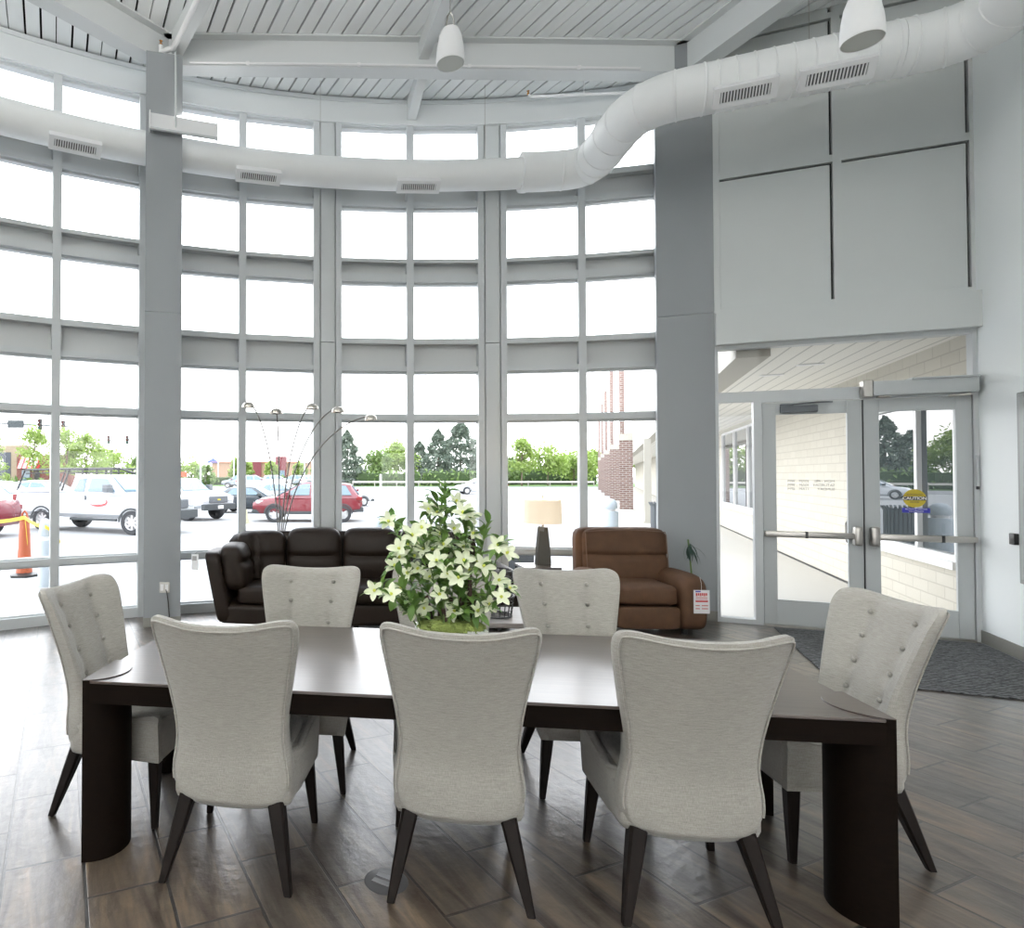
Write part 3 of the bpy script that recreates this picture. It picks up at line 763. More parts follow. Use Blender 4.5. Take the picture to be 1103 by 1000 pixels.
for x, y in flowers_px:
    d = 3.02 + rr.uniform(-.16, .06)
    pos.append(Vector(((x-353)/690*d - FC.x, d-FC.y, 1.63 + (512-y)/690*d - FC.z)))
def petal_flower(p, nrm, sc, seed):
    r_ = random.Random(seed); g = G()
    q = Vector((0, 0, 1)).rotation_difference(nrm).to_matrix().to_4x4()
    M = TR(*p) @ q @ RZ(r_.uniform(0, 6))
    for k in range(5):
        a = 2*PI*k/5; open_ = r_.uniform(.55, .95)
        def pt(u, v, a=a, o=open_):
            w_ = .0165*sin(PI*min(1, v*.90+.06))**.8*(u-.5)*2
            rr_ = .054*v; z = .044*v*(1.2-o) + .016*v - .030*v*v*o + .016*abs(u-.5)*v
            return (rr_*cos(a)-w_*sin(a), rr_*sin(a)+w_*cos(a), z)
        g.grid(lambda u, v: tuple(c*sc for c in pt(u, v)), 4, 5, M)
    return g, M
def leaf(g, p, d, ln, wd, seed):
    r_ = random.Random(seed); d = d.normalized()
    side = d.cross(Vector((r_.uniform(-.4,.4), r_.uniform(-.4,.4), 1))); side.normalize(); up = side.cross(d)
    nn = 6; vs = []; fs = []
    for i in range(nn+1):
        t = i/nn; w_ = wd*sin(PI*t**.85)**.9; c = p + d*ln*t - up*(-.12*ln*sin(PI*t)+.10*ln*t*t)
        vs += [c + side*w_ + up*.25*w_, c, c - side*w_ + up*.25*w_]
    for i in range(nn):
        for j in (0, 1): fs.append((3*i+j, 3*i+j+1, 3*i+3+j+1, 3*i+3+j))
    g.add(vs, fs)
# flowers are carried on stems; each stem takes the flowers closest to its tip
tips = [(419,560),(460,545),(500,548),(450,570),(474,572),(430,588),(462,588),(498,586),(540,585),(497,610),(440,612),(505,630),(408,634),(432,632),(542,632),(452,655),(494,658),(513,650),(480,525),(470,535),(525,565)]
tpos = []
for x, y in tips:
    d = 3.02 + rr.uniform(-.12, .10)
    tpos.append(Vector(((x-353)/690*d - FC.x, d-FC.y, 1.63 + (512-y)/690*d - FC.z)))
assign = {i: [] for i in range(len(tips))}
for k, p in enumerate(pos):
    i = min(range(18), key=lambda j: (tpos[j]-p).length); assign[i].append(k)
for i, tp in enumerate(tpos):
    b0 = Vector((rr.uniform(-.11, .11), rr.uniform(-.06, .06), .13))
    b0.x = b0.x*.5 + max(-.11, min(.11, tp.x*.35))
    mid = Vector((b0.x*.6+tp.x*.4, b0.y*.6 + tp.y*.4, b0.z*.45+tp.z*.55 + (.03 if tp.z > .25 else .05)))
    def bz(t, a=b0, m=mid, c=tp): return a*(1-t)**2 + m*2*t*(1-t) + c*t*t
    pts_ = [bz(k/12) for k in range(13)]
    g = G().tube(pts_, [.0042 - .0022*k/12 for k in range(13)], 6)
    for k in assign[i]: g.tube([bz(.75), (bz(.85)+pos[k])/2, pos[k]], .0018, 5)
    s_ = obj('stem', g, stemm, fa)
    lg = G(); ln_ = max(.15, (tp-b0).length)
    nl = int(12 + ln_*30) + (5 if i >= 18 else 0)
    for k in range(nl):
        t = .25 + .78*k/nl; p = bz(min(1, t)); tg = (bz(min(1, t)+.001) - bz(min(1, t)-.05)).normalized()
        sd = Vector((rr.uniform(-1, 1), rr.uniform(-.8, .8), rr.uniform(-.35, .7))); sd.normalize()
        leaf(lg, p, tg*.45 + sd, rr.uniform(.055, .095), rr.uniform(.012, .021), i*50+k)
    for k in assign[i]:
        for q in range(3):
            sd = Vector((rr.uniform(-1, 1), rr.uniform(-.6, .6), rr.uniform(-.6, .5)))
            leaf(lg, pos[k]-Vector((0, 0, .012)), sd, rr.uniform(.05, .085), rr.uniform(.012, .019), 999+k*7+q)
    lo = obj('leaves', lg, leafm, s_, ang=80); lo['kind'] = 'stuff'
    for k in assign[i]:
        nrm = (pos[k] - bz(.6)).normalized()*.55 + Vector((rr.uniform(-.6, .6), -.75, rr.uniform(.0, .6))); nrm.normalize()
        fg, M = petal_flower(pos[k], nrm, rr.uniform(.78, 1.05), k)
        fo = obj('flower', fg, petalm, s_, ang=80)
        fg2 = G().sq(2, 4, 4, 4, lambda x, y, z: (x*.007, y*.007, .008+z*.010), M); fg2.v += []; me_ = mesh_of('centre', fg2, petalc)
        fo.data.materials.append(petalc)
        bmj = bmesh.new(); bmj.from_mesh(fo.data); n0 = len(bmj.faces); bmj.from_mesh(me_); bmj.faces.ensure_lookup_table()
        for f_ in bmj.faces[n0:]: f_.material_index = 1
        bmj.to_mesh(fo.data); bmj.free()
for i, (x, y, h) in enumerate([(-.075, .0, .30), (-.04, .03, .34), (.0, -.01, .30), (.03, .03, .33), (-.10, .02, .27), (.075, 0, .40), (.11, .02, .30), (-.02, -.03, .25), (.05, -.02, .28)]):
    tx, ty = x*1.25 + rr.uniform(-.02, .02), y + rr.uniform(-.03, .03)
    obj('twig', G().tube([(x, y, .13), ((x+tx)/2+.006, (y+ty)/2, h*.6), (tx, ty, h)], [.014, .012, .009], 8), twigm, fa)

# ------------------------------------------------------------------ coffee table with wire baskets
ct = thing('coffee_table', 'low grey wood coffee table between the sofa and the dining chairs', 'table', (1.42, 5.45, 0), rad(-4))
obj('tabletop', G().rbox(-.55, .55, -.33, .33, .41, .45, .006, 1), wood_mat('grey_wood', (.16, .14, .13), (.27, .25, .235), .4, (3, 40, 40)), ct)
for sx in (-1, 1):
    for sy in (-1, 1): obj('leg', G().box(sx*.50-.03, sx*.50+.03, sy*.28-.03, sy*.28+.03, 0, .41), tableside, ct)
def basket(z0, r, h, loc, label):
    t = thing('wire_basket', label, 'basket', loc, rad(20), 'black wire baskets on the coffee table')
    ring = lambda q, z, rd: G().tube([(q*cos(2*PI*i/28), q*sin(2*PI*i/28), z) for i in range(29)], rd, 6)
    obj('rim', ring(r, h, .009), blackp, t)
    obj('base_ring', ring(r*.86, .008, .008), blackp, t)
    g = G()
    for i in range(20):
        a = 2*PI*i/20; g.tube([(r*.86*cos(a), r*.86*sin(a), .008), (r*cos(a), r*sin(a), h)], .0035, 5)
    for q in (.35, .68): g.tube([((r*(.86+.14*q))*cos(2*PI*i/28), (r*(.86+.14*q))*sin(2*PI*i/28), h*q) for i in range(29)], .003, 5)
    for i in range(-3, 4): 
        yy = i*r*.24; hw_ = math.sqrt(max(0, (r*.86)**2-yy*yy)); g.tube([(-hw_, yy, .008), (hw_, yy, .008)], .003, 5)
    obj('wires', g, blackp, t)
    return t
basket(0, .16, .17, (1.40, 5.40, .452), 'black wire basket standing on the coffee table, lower of two')
basket(0, .15, .20, (1.40, 5.40, .632), 'black wire basket stacked on another one, upper of two')

# ------------------------------------------------------------------ sectional sofa
sofa = thing('sectional_sofa', 'dark brown leather corner sofa along the curved glass', 'sofa', (0, 0, 0), 0)
PATH = [Vector(p) for p in [(-1.13, 6.62), (-1.13, 6.95), (-1.10, 7.15), (-1.00, 7.33), (-.82, 7.44), (-.60, 7.48), (-.42, 7.48), (1.72, 7.46)]]
def path_at(s):
    acc = 0
    for a, b in zip(PATH, PATH[1:]):
        l_ = (b-a).length
        if s <= acc + l_ or b is PATH[-1]:
            t = (s-acc)/l_; d = (b-a)/l_; return a + d*(s-acc), Vector((d.y, -d.x))     # inward normal (towards the room)
        acc += l_
def path_smooth(s):
    n = Vector((0, 0))
    for k in (-.12, -.06, 0, .06, .12): n += path_at(max(0, min(TOT, s+k)))[1]
    n.normalize(); return path_at(max(0, min(TOT, s)))[0], n
TOT = sum((b-a).length for a, b in zip(PATH, PATH[1:]))
def along(s0, s1, o0, o1, z0, z1, n, name, mat, lean=0., puff=0., nx=14, ny=8, nz=10, fold=None):
    def wv(x, y, z):
        s = s0 + (x+1)/2*(s1-s0); o = o0 + (y+1)/2*(o1-o0); zz = z0 + (z+1)/2*(z1-z0)
        o -= lean*(zz-z0)
        if puff and y > 0: o += puff*(1-x*x)*(1-z*z)*y
        if fold is not None and y > 0: o -= .035*math.exp(-((zz-fold)/.03)**2)*y
        p, nn = path_smooth(s); q = p + nn*o
        return (q.x, q.y, zz)
    return obj(name, G().sq(n, nx, ny, nz, wv), mat, sofa, ang=60)
SEAMS = [0.0, .62, 1.30, 1.94, 2.58, 3.22]
k0 = SEAMS[:-1]; k1 = SEAMS[1:]
along(.0, TOT, .0, .82, .06, .30, 12, 'base', leather, nx=50)
tops = [.90, 1.0, 1.03, 1.03, 1.03]
along(.0, .60, -.01, .15, .10, .83, 10, 'back_frame', leather, lean=.20, nx=10)
along(.60, TOT, -.01, .14, .10, .98, 10, 'back_frame', leather, lean=.10, nx=40)
for a, b, tz in zip(k0, k1, tops):
    along(a+.01, min(b, TOT)-.01, .06, .30, .42, tz, 5, 'back_cushion', leather, lean=.14, puff=.05, fold=.72, nz=18)
for a, b in zip([0, 1.30, 1.94, 2.58], [.62, 1.94, 2.58, 3.22]):
    along(a+.01, min(b, TOT)-.01, .18, .86, .28, .48, 6, 'seat_cushion', leather, puff=.02)
along(.66, 1.26, .18, .55, .28, .475, 6, 'seat_cushion', leather)
def warm(x, y, z): return (1.86 + x*.13, 7.05 + y*.45, .33 + z*.30 + (.03*(1-x*x) if z > 0 else 0))
obj('armrest', G().sq(7, 8, 12, 8, warm), leather, sofa, ang=60)
for x, y in ((-1.0, 6.7), (-.45, 6.7), (-.9, 7.25), (1.8, 6.75), (1.8, 7.35), (.3, 6.8)):
    obj('foot', G().lathe([(.025, 0), (.03, .07)], 12, TR(x, y, 0)), blackp, sofa)
hg = thing('hang_tag', 'white price tag hanging off the left end of the dark sofa', 'tag', (-1.36, 6.58, .66), rad(-20))
obj('card', G().box(-.04, .04, -.0015, .0015, 0, .16), paper, hg)
obj('printed_block', G().box(-.03, .02, -.0025, -.0016, .095, .14), greyink, hg)
obj('string', G().tube([(0, 0, .16), (.03, 0, .185), (.08, .02, .19)], .0015, 5), darkgrey, hg)

# ------------------------------------------------------------------ recliner
rc = thing('recliner', 'brown suede recliner armchair beside the right column', 'armchair', (3.28, 6.93, 0), rad(-3))
def rpart(name, x0, x1, y0, y1, z0, z1, n=6, lean=0, puff=0, fold=None, nx=12, ny=8, nz=12, mat=None, rootz=None, label=None):
    def wv(x, y, z):
        X = x0+(x+1)/2*(x1-x0); Yv = y0+(y+1)/2*(y1-y0); Z = z0+(z+1)/2*(z1-z0)
        Yv += lean*(Z-z0)
        if puff and y < 0: Yv += puff*(1-x*x)*(1-z*z)*y
        if puff and z > 0 and name == 'seat_cushion': Z += puff*.4*(1-x*x)*(1-y*y)
        if fold and y < 0: Yv += .045*math.exp(-((Z-fold)/.028)**2)
        return X, Yv, Z
    return obj(name, G().sq(n, nx, ny, nz, wv), mat or suede, rc, ang=60, label=label)
rpart('base', -.30, .30, -.36, .30, .05, .30, 12)
rpart('footrest', -.31, .31, -.425, -.36, .07, .295, 8, puff=.01)
rpart('seat_cushion', -.31, .31, -.43, .25, .30, .50, 7, puff=.02)
rpart('back_shell', -.50, .49, .22, .40, .30, 1.04, 9, lean=.06)
rpart('back_cushion', -.44, .47, .10, .30, .46, 1.04, 7, lean=.16, puff=.03, fold=.74, nz=22)
for s_ in (-1, 1):
    def wa(x, y, z, s_=s_):
        X = s_*(.455 + .145*x*(1.0 if z < .3 else 1.0)); Yv = -.06 + .38*y; Z = .305 + .265*z
        if z > 0: Z += .05*(1-x*x)*z
        if y < 0 and z > 0: Z -= .05*y*y*z*0
        return X, Yv, Z
    obj('armrest', G().sq(5, 10, 14, 12, wa), suede, rc, ang=60)
for x in (-.4, .4):
    for y in (-.3, .25): obj('foot', G().lathe([(.025, 0), (.03, .06)], 12, TR(x, y, 0)), blackp, rc)
lp = []
for i in range(15): lp.append((-.425, .092+.15*(.12+.84*i/14)*.58+.01, .50 + .50*i/14))
for i in range(1, 15): lp.append((-.425+.86*i/14, .18, 1.0 + .02*sin(PI*i/14)))
for i in range(1, 15): lp.append((.445, .18-.07*i/14, 1.0-.50*i/14))
obj('piping', G().tube(lp, .006, 6), suede_pipe, rc)
hg = thing('hang_tag', 'white price tag with red print on the recliner arm', 'tag', tuple(Vector((3.28, 6.93, 0)) + RZ(rad(-3)) @ Vector((.50, -.447, .24))), rad(-3))
obj('card', G().box(-.078, .078, -.002, .002, 0, .235), paper, hg)
obj('string', G().tube([(0, 0, .235), (.003, .008, .30), (0, .03, .36)], .0015, 5), paper, hg)
g = G()
for z in (.075, .045): g.box(-.06, -.02, -.0032, -.0021, z, z+.008); g.box(.0, .06, -.0032, -.0021, z, z+.008)
g.box(-.06, .06, -.0032, -.0021, .115, .132)
g.box(-.055, .055, -.0032, -.0021, .145, .15); g.box(-.055, .055, -.0032, -.0021, .16, .165)
obj('red_print', g, redink, hg)
for k in range(6): obj('red_block', G().box(-.056+k*.019, -.042+k*.019, -.0032, -.0021, .175+.004*(k % 2), .205), redink, hg)
obj('blue_print', G().box(-.06, -.01, -.0032, -.0021, .215, .226), blueink, hg)

# ------------------------------------------------------------------ end table, table lamp, floor lamp, plant
et = thing('end_table', 'small dark end table under the lit table lamp', 'table', (2.33, 7.14, 0), 0)
obj('tabletop', G().rbox(-.2, .2, -.2, .2, .60, .63, .005, 1), tablewood, et)
for sx in (-1, 1):
    for sy in (-1, 1): obj('leg', G().box(sx*.17-.02, sx*.17+.02, sy*.17-.02, sy*.17+.02, 0, .60), tableside, et)
tl = thing('table_lamp', 'lit table lamp with cream drum shade beside the recliner', 'lamp', (2.40, 7.16, .63), 0)
g = G(); g.rings([[(-.075,-.05,0),(.075,-.05,0),(.075,.05,0),(-.075,.05,0)], [(-.07,-.046,.15),(.07,-.046,.15),(.07,.046,.15),(-.07,.046,.15)], [(-.046,-.034,.42),(.046,-.034,.42),(.046,.034,.42),(-.046,.034,.42)]])
obj('base', g, flat_mat('dark_bronze', (.055, .05, .04), .3, .6), tl, ang=20)
g = G(); g.lathe([(.014, .42), (.014, .50)], 14)
obj('neck', g, chrome, tl)
g = G(); g.lathe([(.205, .465), (.195, .725), (.192, .725), (.202, .465)], 36, caps=False); g.rings([[(.205*cos(2*PI*k/36), .205*sin(2*PI*k/36), .465) for k in range(36)], [(.202*cos(2*PI*k/36), .202*sin(2*PI*k/36), .465) for k in range(36)]], False)
obj('lamp_shade', g, shade, tl)
obj('finial', G().lathe([(.004, .72), (.006, .745), (.013, .757), (.010, .772), (.001, .776)], 12), chrome, tl)
obj('hang_tag', G().box(-.13, -.06, -.052, -.049, .37, .42, Matrix.Rotation(.15, 4, 'Y')), darkgrey, tl)
lamp_l = bpy.data.lights.new('lamp_bulb', 'POINT'); lamp_l.energy = 6; lamp_l.color = (1, .75, .45); lamp_l.shadow_soft_size = .05
lo = bpy.data.objects.new('lamp_bulb', lamp_l); COL.objects.link(lo); lo.location = (2.40, 7.16, 1.24)

fl = thing('floor_lamp', 'tall arc floor lamp with five nickel dome heads behind the sofa', 'lamp', (-.56, 7.66, 0), 0)
obj('base', G().lathe([(.0, 0), (.14, 0), (.14, .02), (.03, .035), (.0, .035)], 28, caps=False), chrome, fl)
obj('pole', G().tube([(0, 0, .03), (0, 0, .85)], .018, 12), chrome, fl)
heads = [(-.935, 7.55, 2.43), (-.60, 7.45, 2.345), (-.184, 7.40, 2.395), (.12, 7.42, 2.36), (.50, 7.45, 2.27)]
for i, h in enumerate(heads):
    H_ = Vector(h) - Vector((-.56, 7.66, 0)); a0 = Vector((.012*(i-2), 0, .8))
    c1 = Vector((.012*(i-2)+H_.x*.10, H_.y*.1, 1.75)); c2 = Vector((H_.x*.62, H_.y*.62, H_.z+.02)); c3 = H_ + Vector((0, 0, .045))
    pts_ = [a0*(1-t)**3 + c1*3*t*(1-t)**2 + c2*3*t*t*(1-t) + c3*t**3 for t in [k/24 for k in range(25)]]
    ar = obj('arm', G().tube(pts_, .008, 8), flat_mat('arm_nickel', (.20, .19, .175), .45, .7) if i == 0 else bpy.data.materials['arm_nickel'], fl)
    g = G().lathe([(.004, .068), (.03, .065), (.058, .05), (.073, .024), (.076, 0), (.073, 0), (.06, .035), (.0, .055)], 28, TR(*H_) , caps=False)
    hd = obj('lamp_head', g, chrome, ar)
pl = thing('potted_plant', 'dark leafy plant tucked behind the recliner', 'plant', (3.97, 7.02, 0), 0)
obj('pot', G().lathe([(.0, 0), (.06, 0), (.075, .16), (.065, .16), (.06, .02), (0, .02)], 20, caps=False), darkgrey, pl)
obj('stem', G().tube([(0, 0, .02), (.01, 0, .5), (-.04, -.02, .93)], .008, 6), stemm, pl)
lg = G()
for k in range(12):
    leaf(lg, Vector((-.05, -.03, .90-.006*k)), Vector((rr.uniform(-.1, .5), rr.uniform(-.5, .2), rr.uniform(-1.6, -.2))), rr.uniform(.14, .24), .012, 300+k)
lv = obj('leaves', lg, leaf_mat('dark_leaf', (.01, .03, .02), (.03, .07, .05), .1), pl, ang=80); lv['kind'] = 'stuff'

# ------------------------------------------------------------------ outlet, cord, floor box
po = thing('power_outlet', 'square steel wall outlet low on the grey column', 'outlet', (cp.x+.025, cp.y-.001, .42), 0)
obj('face_plate', G().rbox(-.058, .058, -.006, 0, -.058, .058, .003, 1), steel, po)
for x in (-.025, .025): obj('socket', G().rbox(x-.017, x+.017, -.009, -.005, -.035, .035, .003, 1), whitep, po)
cd = obj('power_cable', G().tube([(.045, -.02, -.02), (.06, -.035, -.05), (.075, -.03, -.16), (.085, -.025, -.30), (.075, -.02, -.412), (.12, .05, -.414)], .006, 6), blackp, None, (cp.x+.0, cp.y-.004, .42))
tag(cd, 'black cord plugged into the outlet on the grey column', 'cord')
fb = thing('floor_box', 'round grey floor outlet cover beside a front chair leg', 'floor outlet', (.235, 2.60, 0), rad(-30))
obj('cover', G().lathe([(.0, .003), (.082, .003), (.088, 0), (.06, -.01)], 32, caps=False), flat_mat('floor_box_grey', (.12, .12, .125), .4, .5), fb)
obj('flap', G().rbox(-.05, .05, -.035, -.005, .003, .006, .002, 1), flat_mat('flap_grey', (.2, .2, .21), .4, .3), fb)
obj('flap', G().rbox(-.05, .05, .005, .035, .003, .006, .002, 1), flat_mat('flap_grey2', (.2, .2, .21), .4, .3), fb)

# ------------------------------------------------------------------ air duct
dk = thing('air_duct', 'white round air duct curving along the glass and over the doors', 'duct', (0, 0, 0), 0)
zc = 5.29; RD = AR - .325
run = [arc(a, RD, zc) for a in [-60 + i*1.6 for i in range(42)] if a < 5.7] + [Vector((2.40, 7.68, zc))]
g = G(); g.tube(run, .18, 28)
obj('duct_section', g, ductm, dk)
big = [Vector(p) for p in [(2.36, 7.68), (2.62, 7.66), (2.92, 7.60), (3.07, 7.45), (3.10, 7.15), (3.08, 6.75), (3.10, 6.45), (3.22, 6.22), (3.45, 6.07), (3.61, 6.00)]]
def cat(P, m=5):
    out = []
    for i in range(len(P)-1):
        a, b, c, d = P[max(0, i-1)], P[i], P[i+1], P[min(len(P)-1, i+2)]
        for k in range(m):
            t = k/m; out.append(.5*((2*b) + (c-a)*t + (2*a-5*b+4*c-d)*t*t + (3*b-a-3*c+d)*t**3))
    return out + [P[-1]]
obj('duct_elbow', G().tube([(p.x, p.y, zc) for p in cat(big)], .225, 30), ductm, dk)
ed = Vector((.9159, -.4015)); 
a0 = Vector((3.61, 6.00)); 
main = [a0 + ed*t for t in [i*.05 for i in range(29)]]
obj('duct_section', G().tube([(p.x, p.y, zc) for p in main], .225, 30), ductm, dk)
tail = [main[-1], Vector((5.12, 5.33)), Vector((5.28, 5.14)), Vector((5.27, 4.85)), Vector((5.02, 4.2)), Vector((4.7, 3.4))]
obj('duct_elbow', G().tube([(p.x, p.y, zc) for p in cat(tail)], .225, 30), ductm, dk)
def seam(p, d, r, w_=.012):
    g = G(); d = Vector((d.x, d.y, 0)).normalized(); P_ = Vector((p.x, p.y, zc))
    g.tube([P_ - d*w_, P_ - d*w_*.4, P_ + d*w_*.4, P_ + d*w_], [r-.002, r+.007, r+.007, r-.002], 30, caps=False); return g
bigc = cat(big)
for i in (8, 14, 17, 20, 24, 28, 33, 38, 43):
    obj('seam_ring', seam(bigc[i], bigc[min(i+1, len(bigc)-1)]-bigc[i-1], .225), ductm, dk)
for k in range(10): obj('seam_ring', seam(a0 + ed*(.06+k*.145), ed, .225, .008), ductm, dk)
tc2 = cat(tail)
for i in (2, 6, 10, 15): obj('seam_ring', seam(tc2[i], tc2[i+1]-tc2[i-1], .225), ductm, dk)
obj('collar', G().tube([(2.33, 7.683, zc), (2.40, 7.68, zc)], .232, 30), ductm, dk)
ventdark = flat_mat('vent_dark', (.10, .10, .10), .7)
def register(P_, ang, r, ln, ht, tilt):
    M = TR(P_.x, P_.y, zc) @ RZ(ang) @ Matrix.Rotation(tilt, 4, 'X')   # local -y outward from the duct
    g = G(); o_ = -r-.045; bx, bz = .055, .04
    g.box(-ln/2, ln/2, o_, o_+.10, -ht/2, -ht/2+bz, M); g.box(-ln/2, ln/2, o_, o_+.10, ht/2-bz, ht/2, M)
    g.box(-ln/2, -ln/2+bx, o_, o_+.10, -ht/2+bz, ht/2-bz, M); g.box(ln/2-bx, ln/2, o_, o_+.10, -ht/2+bz, ht/2-bz, M)
    v = obj('vent', g, whitep, dk)
    obj('vent_back', G().box(-ln/2+bx, ln/2-bx, o_+.018, o_+.026, -ht/2+bz, ht/2-bz, M), ventdark, v)
    g = G(); n_ = int((ln-2*bx)/.024)
    for i in range(n_):
        x = -ln/2+bx + (i+.5)*(ln-2*bx)/n_; g.box(x-.0055, x+.0055, o_+.003, o_+.016, -ht/2+bz, ht/2-bz, M)
    obj('louvres', g, whitep, v)
for px_deg in (-26.9, -13.9, -1.35):
    register(arc(px_deg, RD), -rad(px_deg), .18, .52, .17, rad(60))
for t, ln_ in ((.26, .50), (.93, .54)):
    register(a0 + ed*t, DA, .225, ln_, .18, rad(50))
hang = G()
for a in (-9, 4.0): 
    p = arc(a, RD, 0); hang.tube([(p.x, p.y, zc+.17), (p.x, p.y, 6.41)], .003, 5)
p = a0 + ed*.78; hang.tube([(p.x, p.y, zc+.22), (p.x, p.y, 6.62)], .003, 5)
obj('hanger', hang, steel, dk)

# ------------------------------------------------------------------ pendant speakers, strip light, pipes
def speaker(loc, r, rz, label):
    t = thing('pendant_speaker', label, 'speaker', loc, (rad(-8)*0, 0, rz), 'white pendant speakers under the ceiling')
    h = r*2.45
    obj('housing', G().lathe([(r*.5, h), (r*.62, h*.985), (r*.80, h*.80), (r*.93, h*.50), (r*1.0, h*.18), (r*1.0, .01), (r*.96, 0), (r*.92, .01), (0, .012)], 40, caps=False).lathe([(0, h+.005), (r*.5, h)], 40, caps=False), whitep, t, ang=50)
    obj('grille', G().lathe([(0, .004), (r*.93, .004), (r*.93, .012), (0, .012)], 40, caps=False), spk_grille, t)
    obj('bracket', G().tube([(-r*.35, 0, h-.01), (-r*.2, 0, h+.12), (r*.0, 0, h+.16), (r*.2, 0, h+.12), (r*.35, 0, h-.01)], .008, 6), steel, t)
    obj('cable', G().tube([(0, 0, h+.15), (.01, 0, 6.62-loc[2])], .004, 5), steel, t)
    return t
speaker((1.065, 5.5, 5.20), .122, 0, 'white pendant speaker under the narrow joist, smaller in view')
speaker((3.15, 3.73, 4.185), .108, 0, 'white pendant speaker in front of the big duct, larger in view')
sl = thing('strip_light', 'white angled strip light hung in front of the grey column', 'light', (-1.56, 6.90, 5.42), rad(18))
g = G()
def plate(c, t): return [tuple(p) for p in c] + [(p[0], p[1]+t, p[2]) for p in c]
g.add(plate([(-.36, 0, -.06), (.36, 0, -.06), (.36, .055, .125), (-.36, .055, .125)], .012), [(0,1,2,3),(7,6,5,4),(0,4,5,1),(1,5,6,2),(2,6,7,3),(3,7,4,0)])
obj('reflector', g, whitep, sl)
obj('housing', G().rbox(-.36, .36, -.015, .02, -.085, -.06, .004, 1), alu, sl)
g = G(); g.box(-.365, -.355, -.01, .08, -.08, .12); g.box(.355, .365, -.01, .08, -.08, .12)
obj('end_plate', g, whitep, sl)
obj('hanging_rod', G().tube([(-.09, .02, -.06), (-.09, .06, .84)], .011, 8), alu, sl)
sp_ = thing('sprinkler_pipe', 'thin white sprinkler pipe under the eave deck by the duct elbow', 'pipe', (0, 0, 0), 0)
obj('pipe', G().tube([(2.44, 7.72, 6.26), (2.47, 7.72, 6.24), (3.9, 7.62, 6.24)], .016, 8), whitep, sp_)
obj('sprinkler_head', G().lathe([(.012, 0), (.016, .02), (.006, .035), (.018, .05)], 10, TR(2.44, 7.72, 6.26)), flat_mat('brass', (.5, .25, .08), .4, 1), sp_)
obj('hanger', G().tube([(3.1, 7.67, 6.24), (3.1, 7.67, 6.40)], .006, 6), whitep, sp_)
cn = thing('conduit_pipe', 'thin white conduit clipped along the long white beam', 'pipe', (0, 0, 0), 0)
obj('pipe', G().tube([(-1.55, 7.095, 6.255), (3.55, 7.195, 6.255)], .011, 8), whitep, cn)
for x in (-.9, .35, 1.6, 2.85): obj('clip', G().rbox(x-.02, x+.02, 7.095+(x+1.55)*.0196-.018, 7.095+(x+1.55)*.0196+.018, 6.24, 6.27, .004, 1), whitep, cn)
cn = thing('sprinkler_pipe', 'white pipe along the joist at the left column', 'pipe', (0, 0, 0), 0)
pA = Vector((-1.70, 6.98, 6.34)); pB = Vector((.45, 3.2, 6.34))
obj('pipe', G().tube([tuple(pA + Vector((-.16, .08, .08))), tuple(pA + Vector((-.16, .08, 0))), tuple(pA + Vector((-.08, .02, -.01))), tuple(pA), tuple(pB)], .028, 10), whitep, cn)
obj('sprinkler_head', G().lathe([(.012, 0), (.018, .02), (.006, .04), (.02, .055)], 10, TR(*(pA + Vector((-.16, .08, .08))))), flat_mat('brass2', (.5, .25, .08), .4, 1), cn)

# ================================================================== OUT OF DOORS
def at(x, d, z=0):                      # a point d metres ahead, seen in the column x of the photograph
    return Vector(((x-353)/690*d, d, z))
GZ = -.06
# ------------------------------------------------------------------ brick wall, canopy, piers
struct('wall_outside', G().box(DW+.04, DW+.34, .12, .45, 0, 3.07).box(DW+.04, DW+.34, .45, 2.95, 0, .66).box(DW+.04, DW+.34, 2.95, 9.5, 0, 3.07).box(DW+.04, DW+.34, 9.5, 15.6, 0, .66)
       .box(DW+.04, DW+.34, 15.6, 90, 0, 3.07).box(DW+.04, DW+.34, .45, 2.95, 2.52, 3.07).box(DW+.04, DW+.34, 9.5, 15.6, 2.95, 3.07), cream_brick, loc=D0, rot=DA, label='cream painted brick wall along the covered walk', cat='wall')
mirror_glass = flat_mat('reflecting_window', (.04, .05, .055), .0, 0, .9)
for k, (y0, y1, mids) in enumerate(((.45, 2.95, (1.42,)), (9.5, 15.6, (11.5, 13.5)))):
    root = thing('window_%d' % (8+k), ['wide window in the cream brick wall just outside the right door', 'wide window in the cream brick wall seen through the sidelight'][k], 'window', D0, DA, None, 'structure')
    g = G(); X0, X1 = DW+.03, DW+.12
    ZT = (2.52, 2.95)[k]
    g.box(X0, X1, y0, y0+.06, .72, ZT); g.box(X0, X1, y1-.06, y1, .72, ZT); g.box(X0, X1, y0, y1, .72, .78); g.box(X0, X1, y0, y1, ZT-.06, ZT)
    for m_ in mids: g.box(X0, X1, m_-.035, m_+.035, .72, ZT)
    obj('frame', g, whitep, root)
    obj('window_sill', G().box(DW-.03, DW+.30, y0-.05, y1+.05, .64, .72), whitep, root)
    es = [y0+.06] + [q for m_ in mids for q in (m_-.035, m_+.035)] + [y1-.06]
    for a_, b_ in zip(es[::2], es[1::2]): obj('pane', G().box(DW+.08, DW+.09, a_, b_, .78, ZT-.06), mirror_glass, root)
for k, (y0, y1) in enumerate(((24, 26.2), (30, 32.5), (40, 43))):
    root = thing('window_%d' % (10+k), ['nearest', 'second', 'farthest'][k] + ' white framed shop window far along the covered walk', 'window', D0, DA, None, 'structure')
    obj('frame', G().box(DW-.01, DW+.05, y0, y1, .3, 2.7), whitep, root)
    obj('pane', G().box(DW-.02, DW-.01, y0+.15, y1-.15, .45, 2.55), carglass, root)
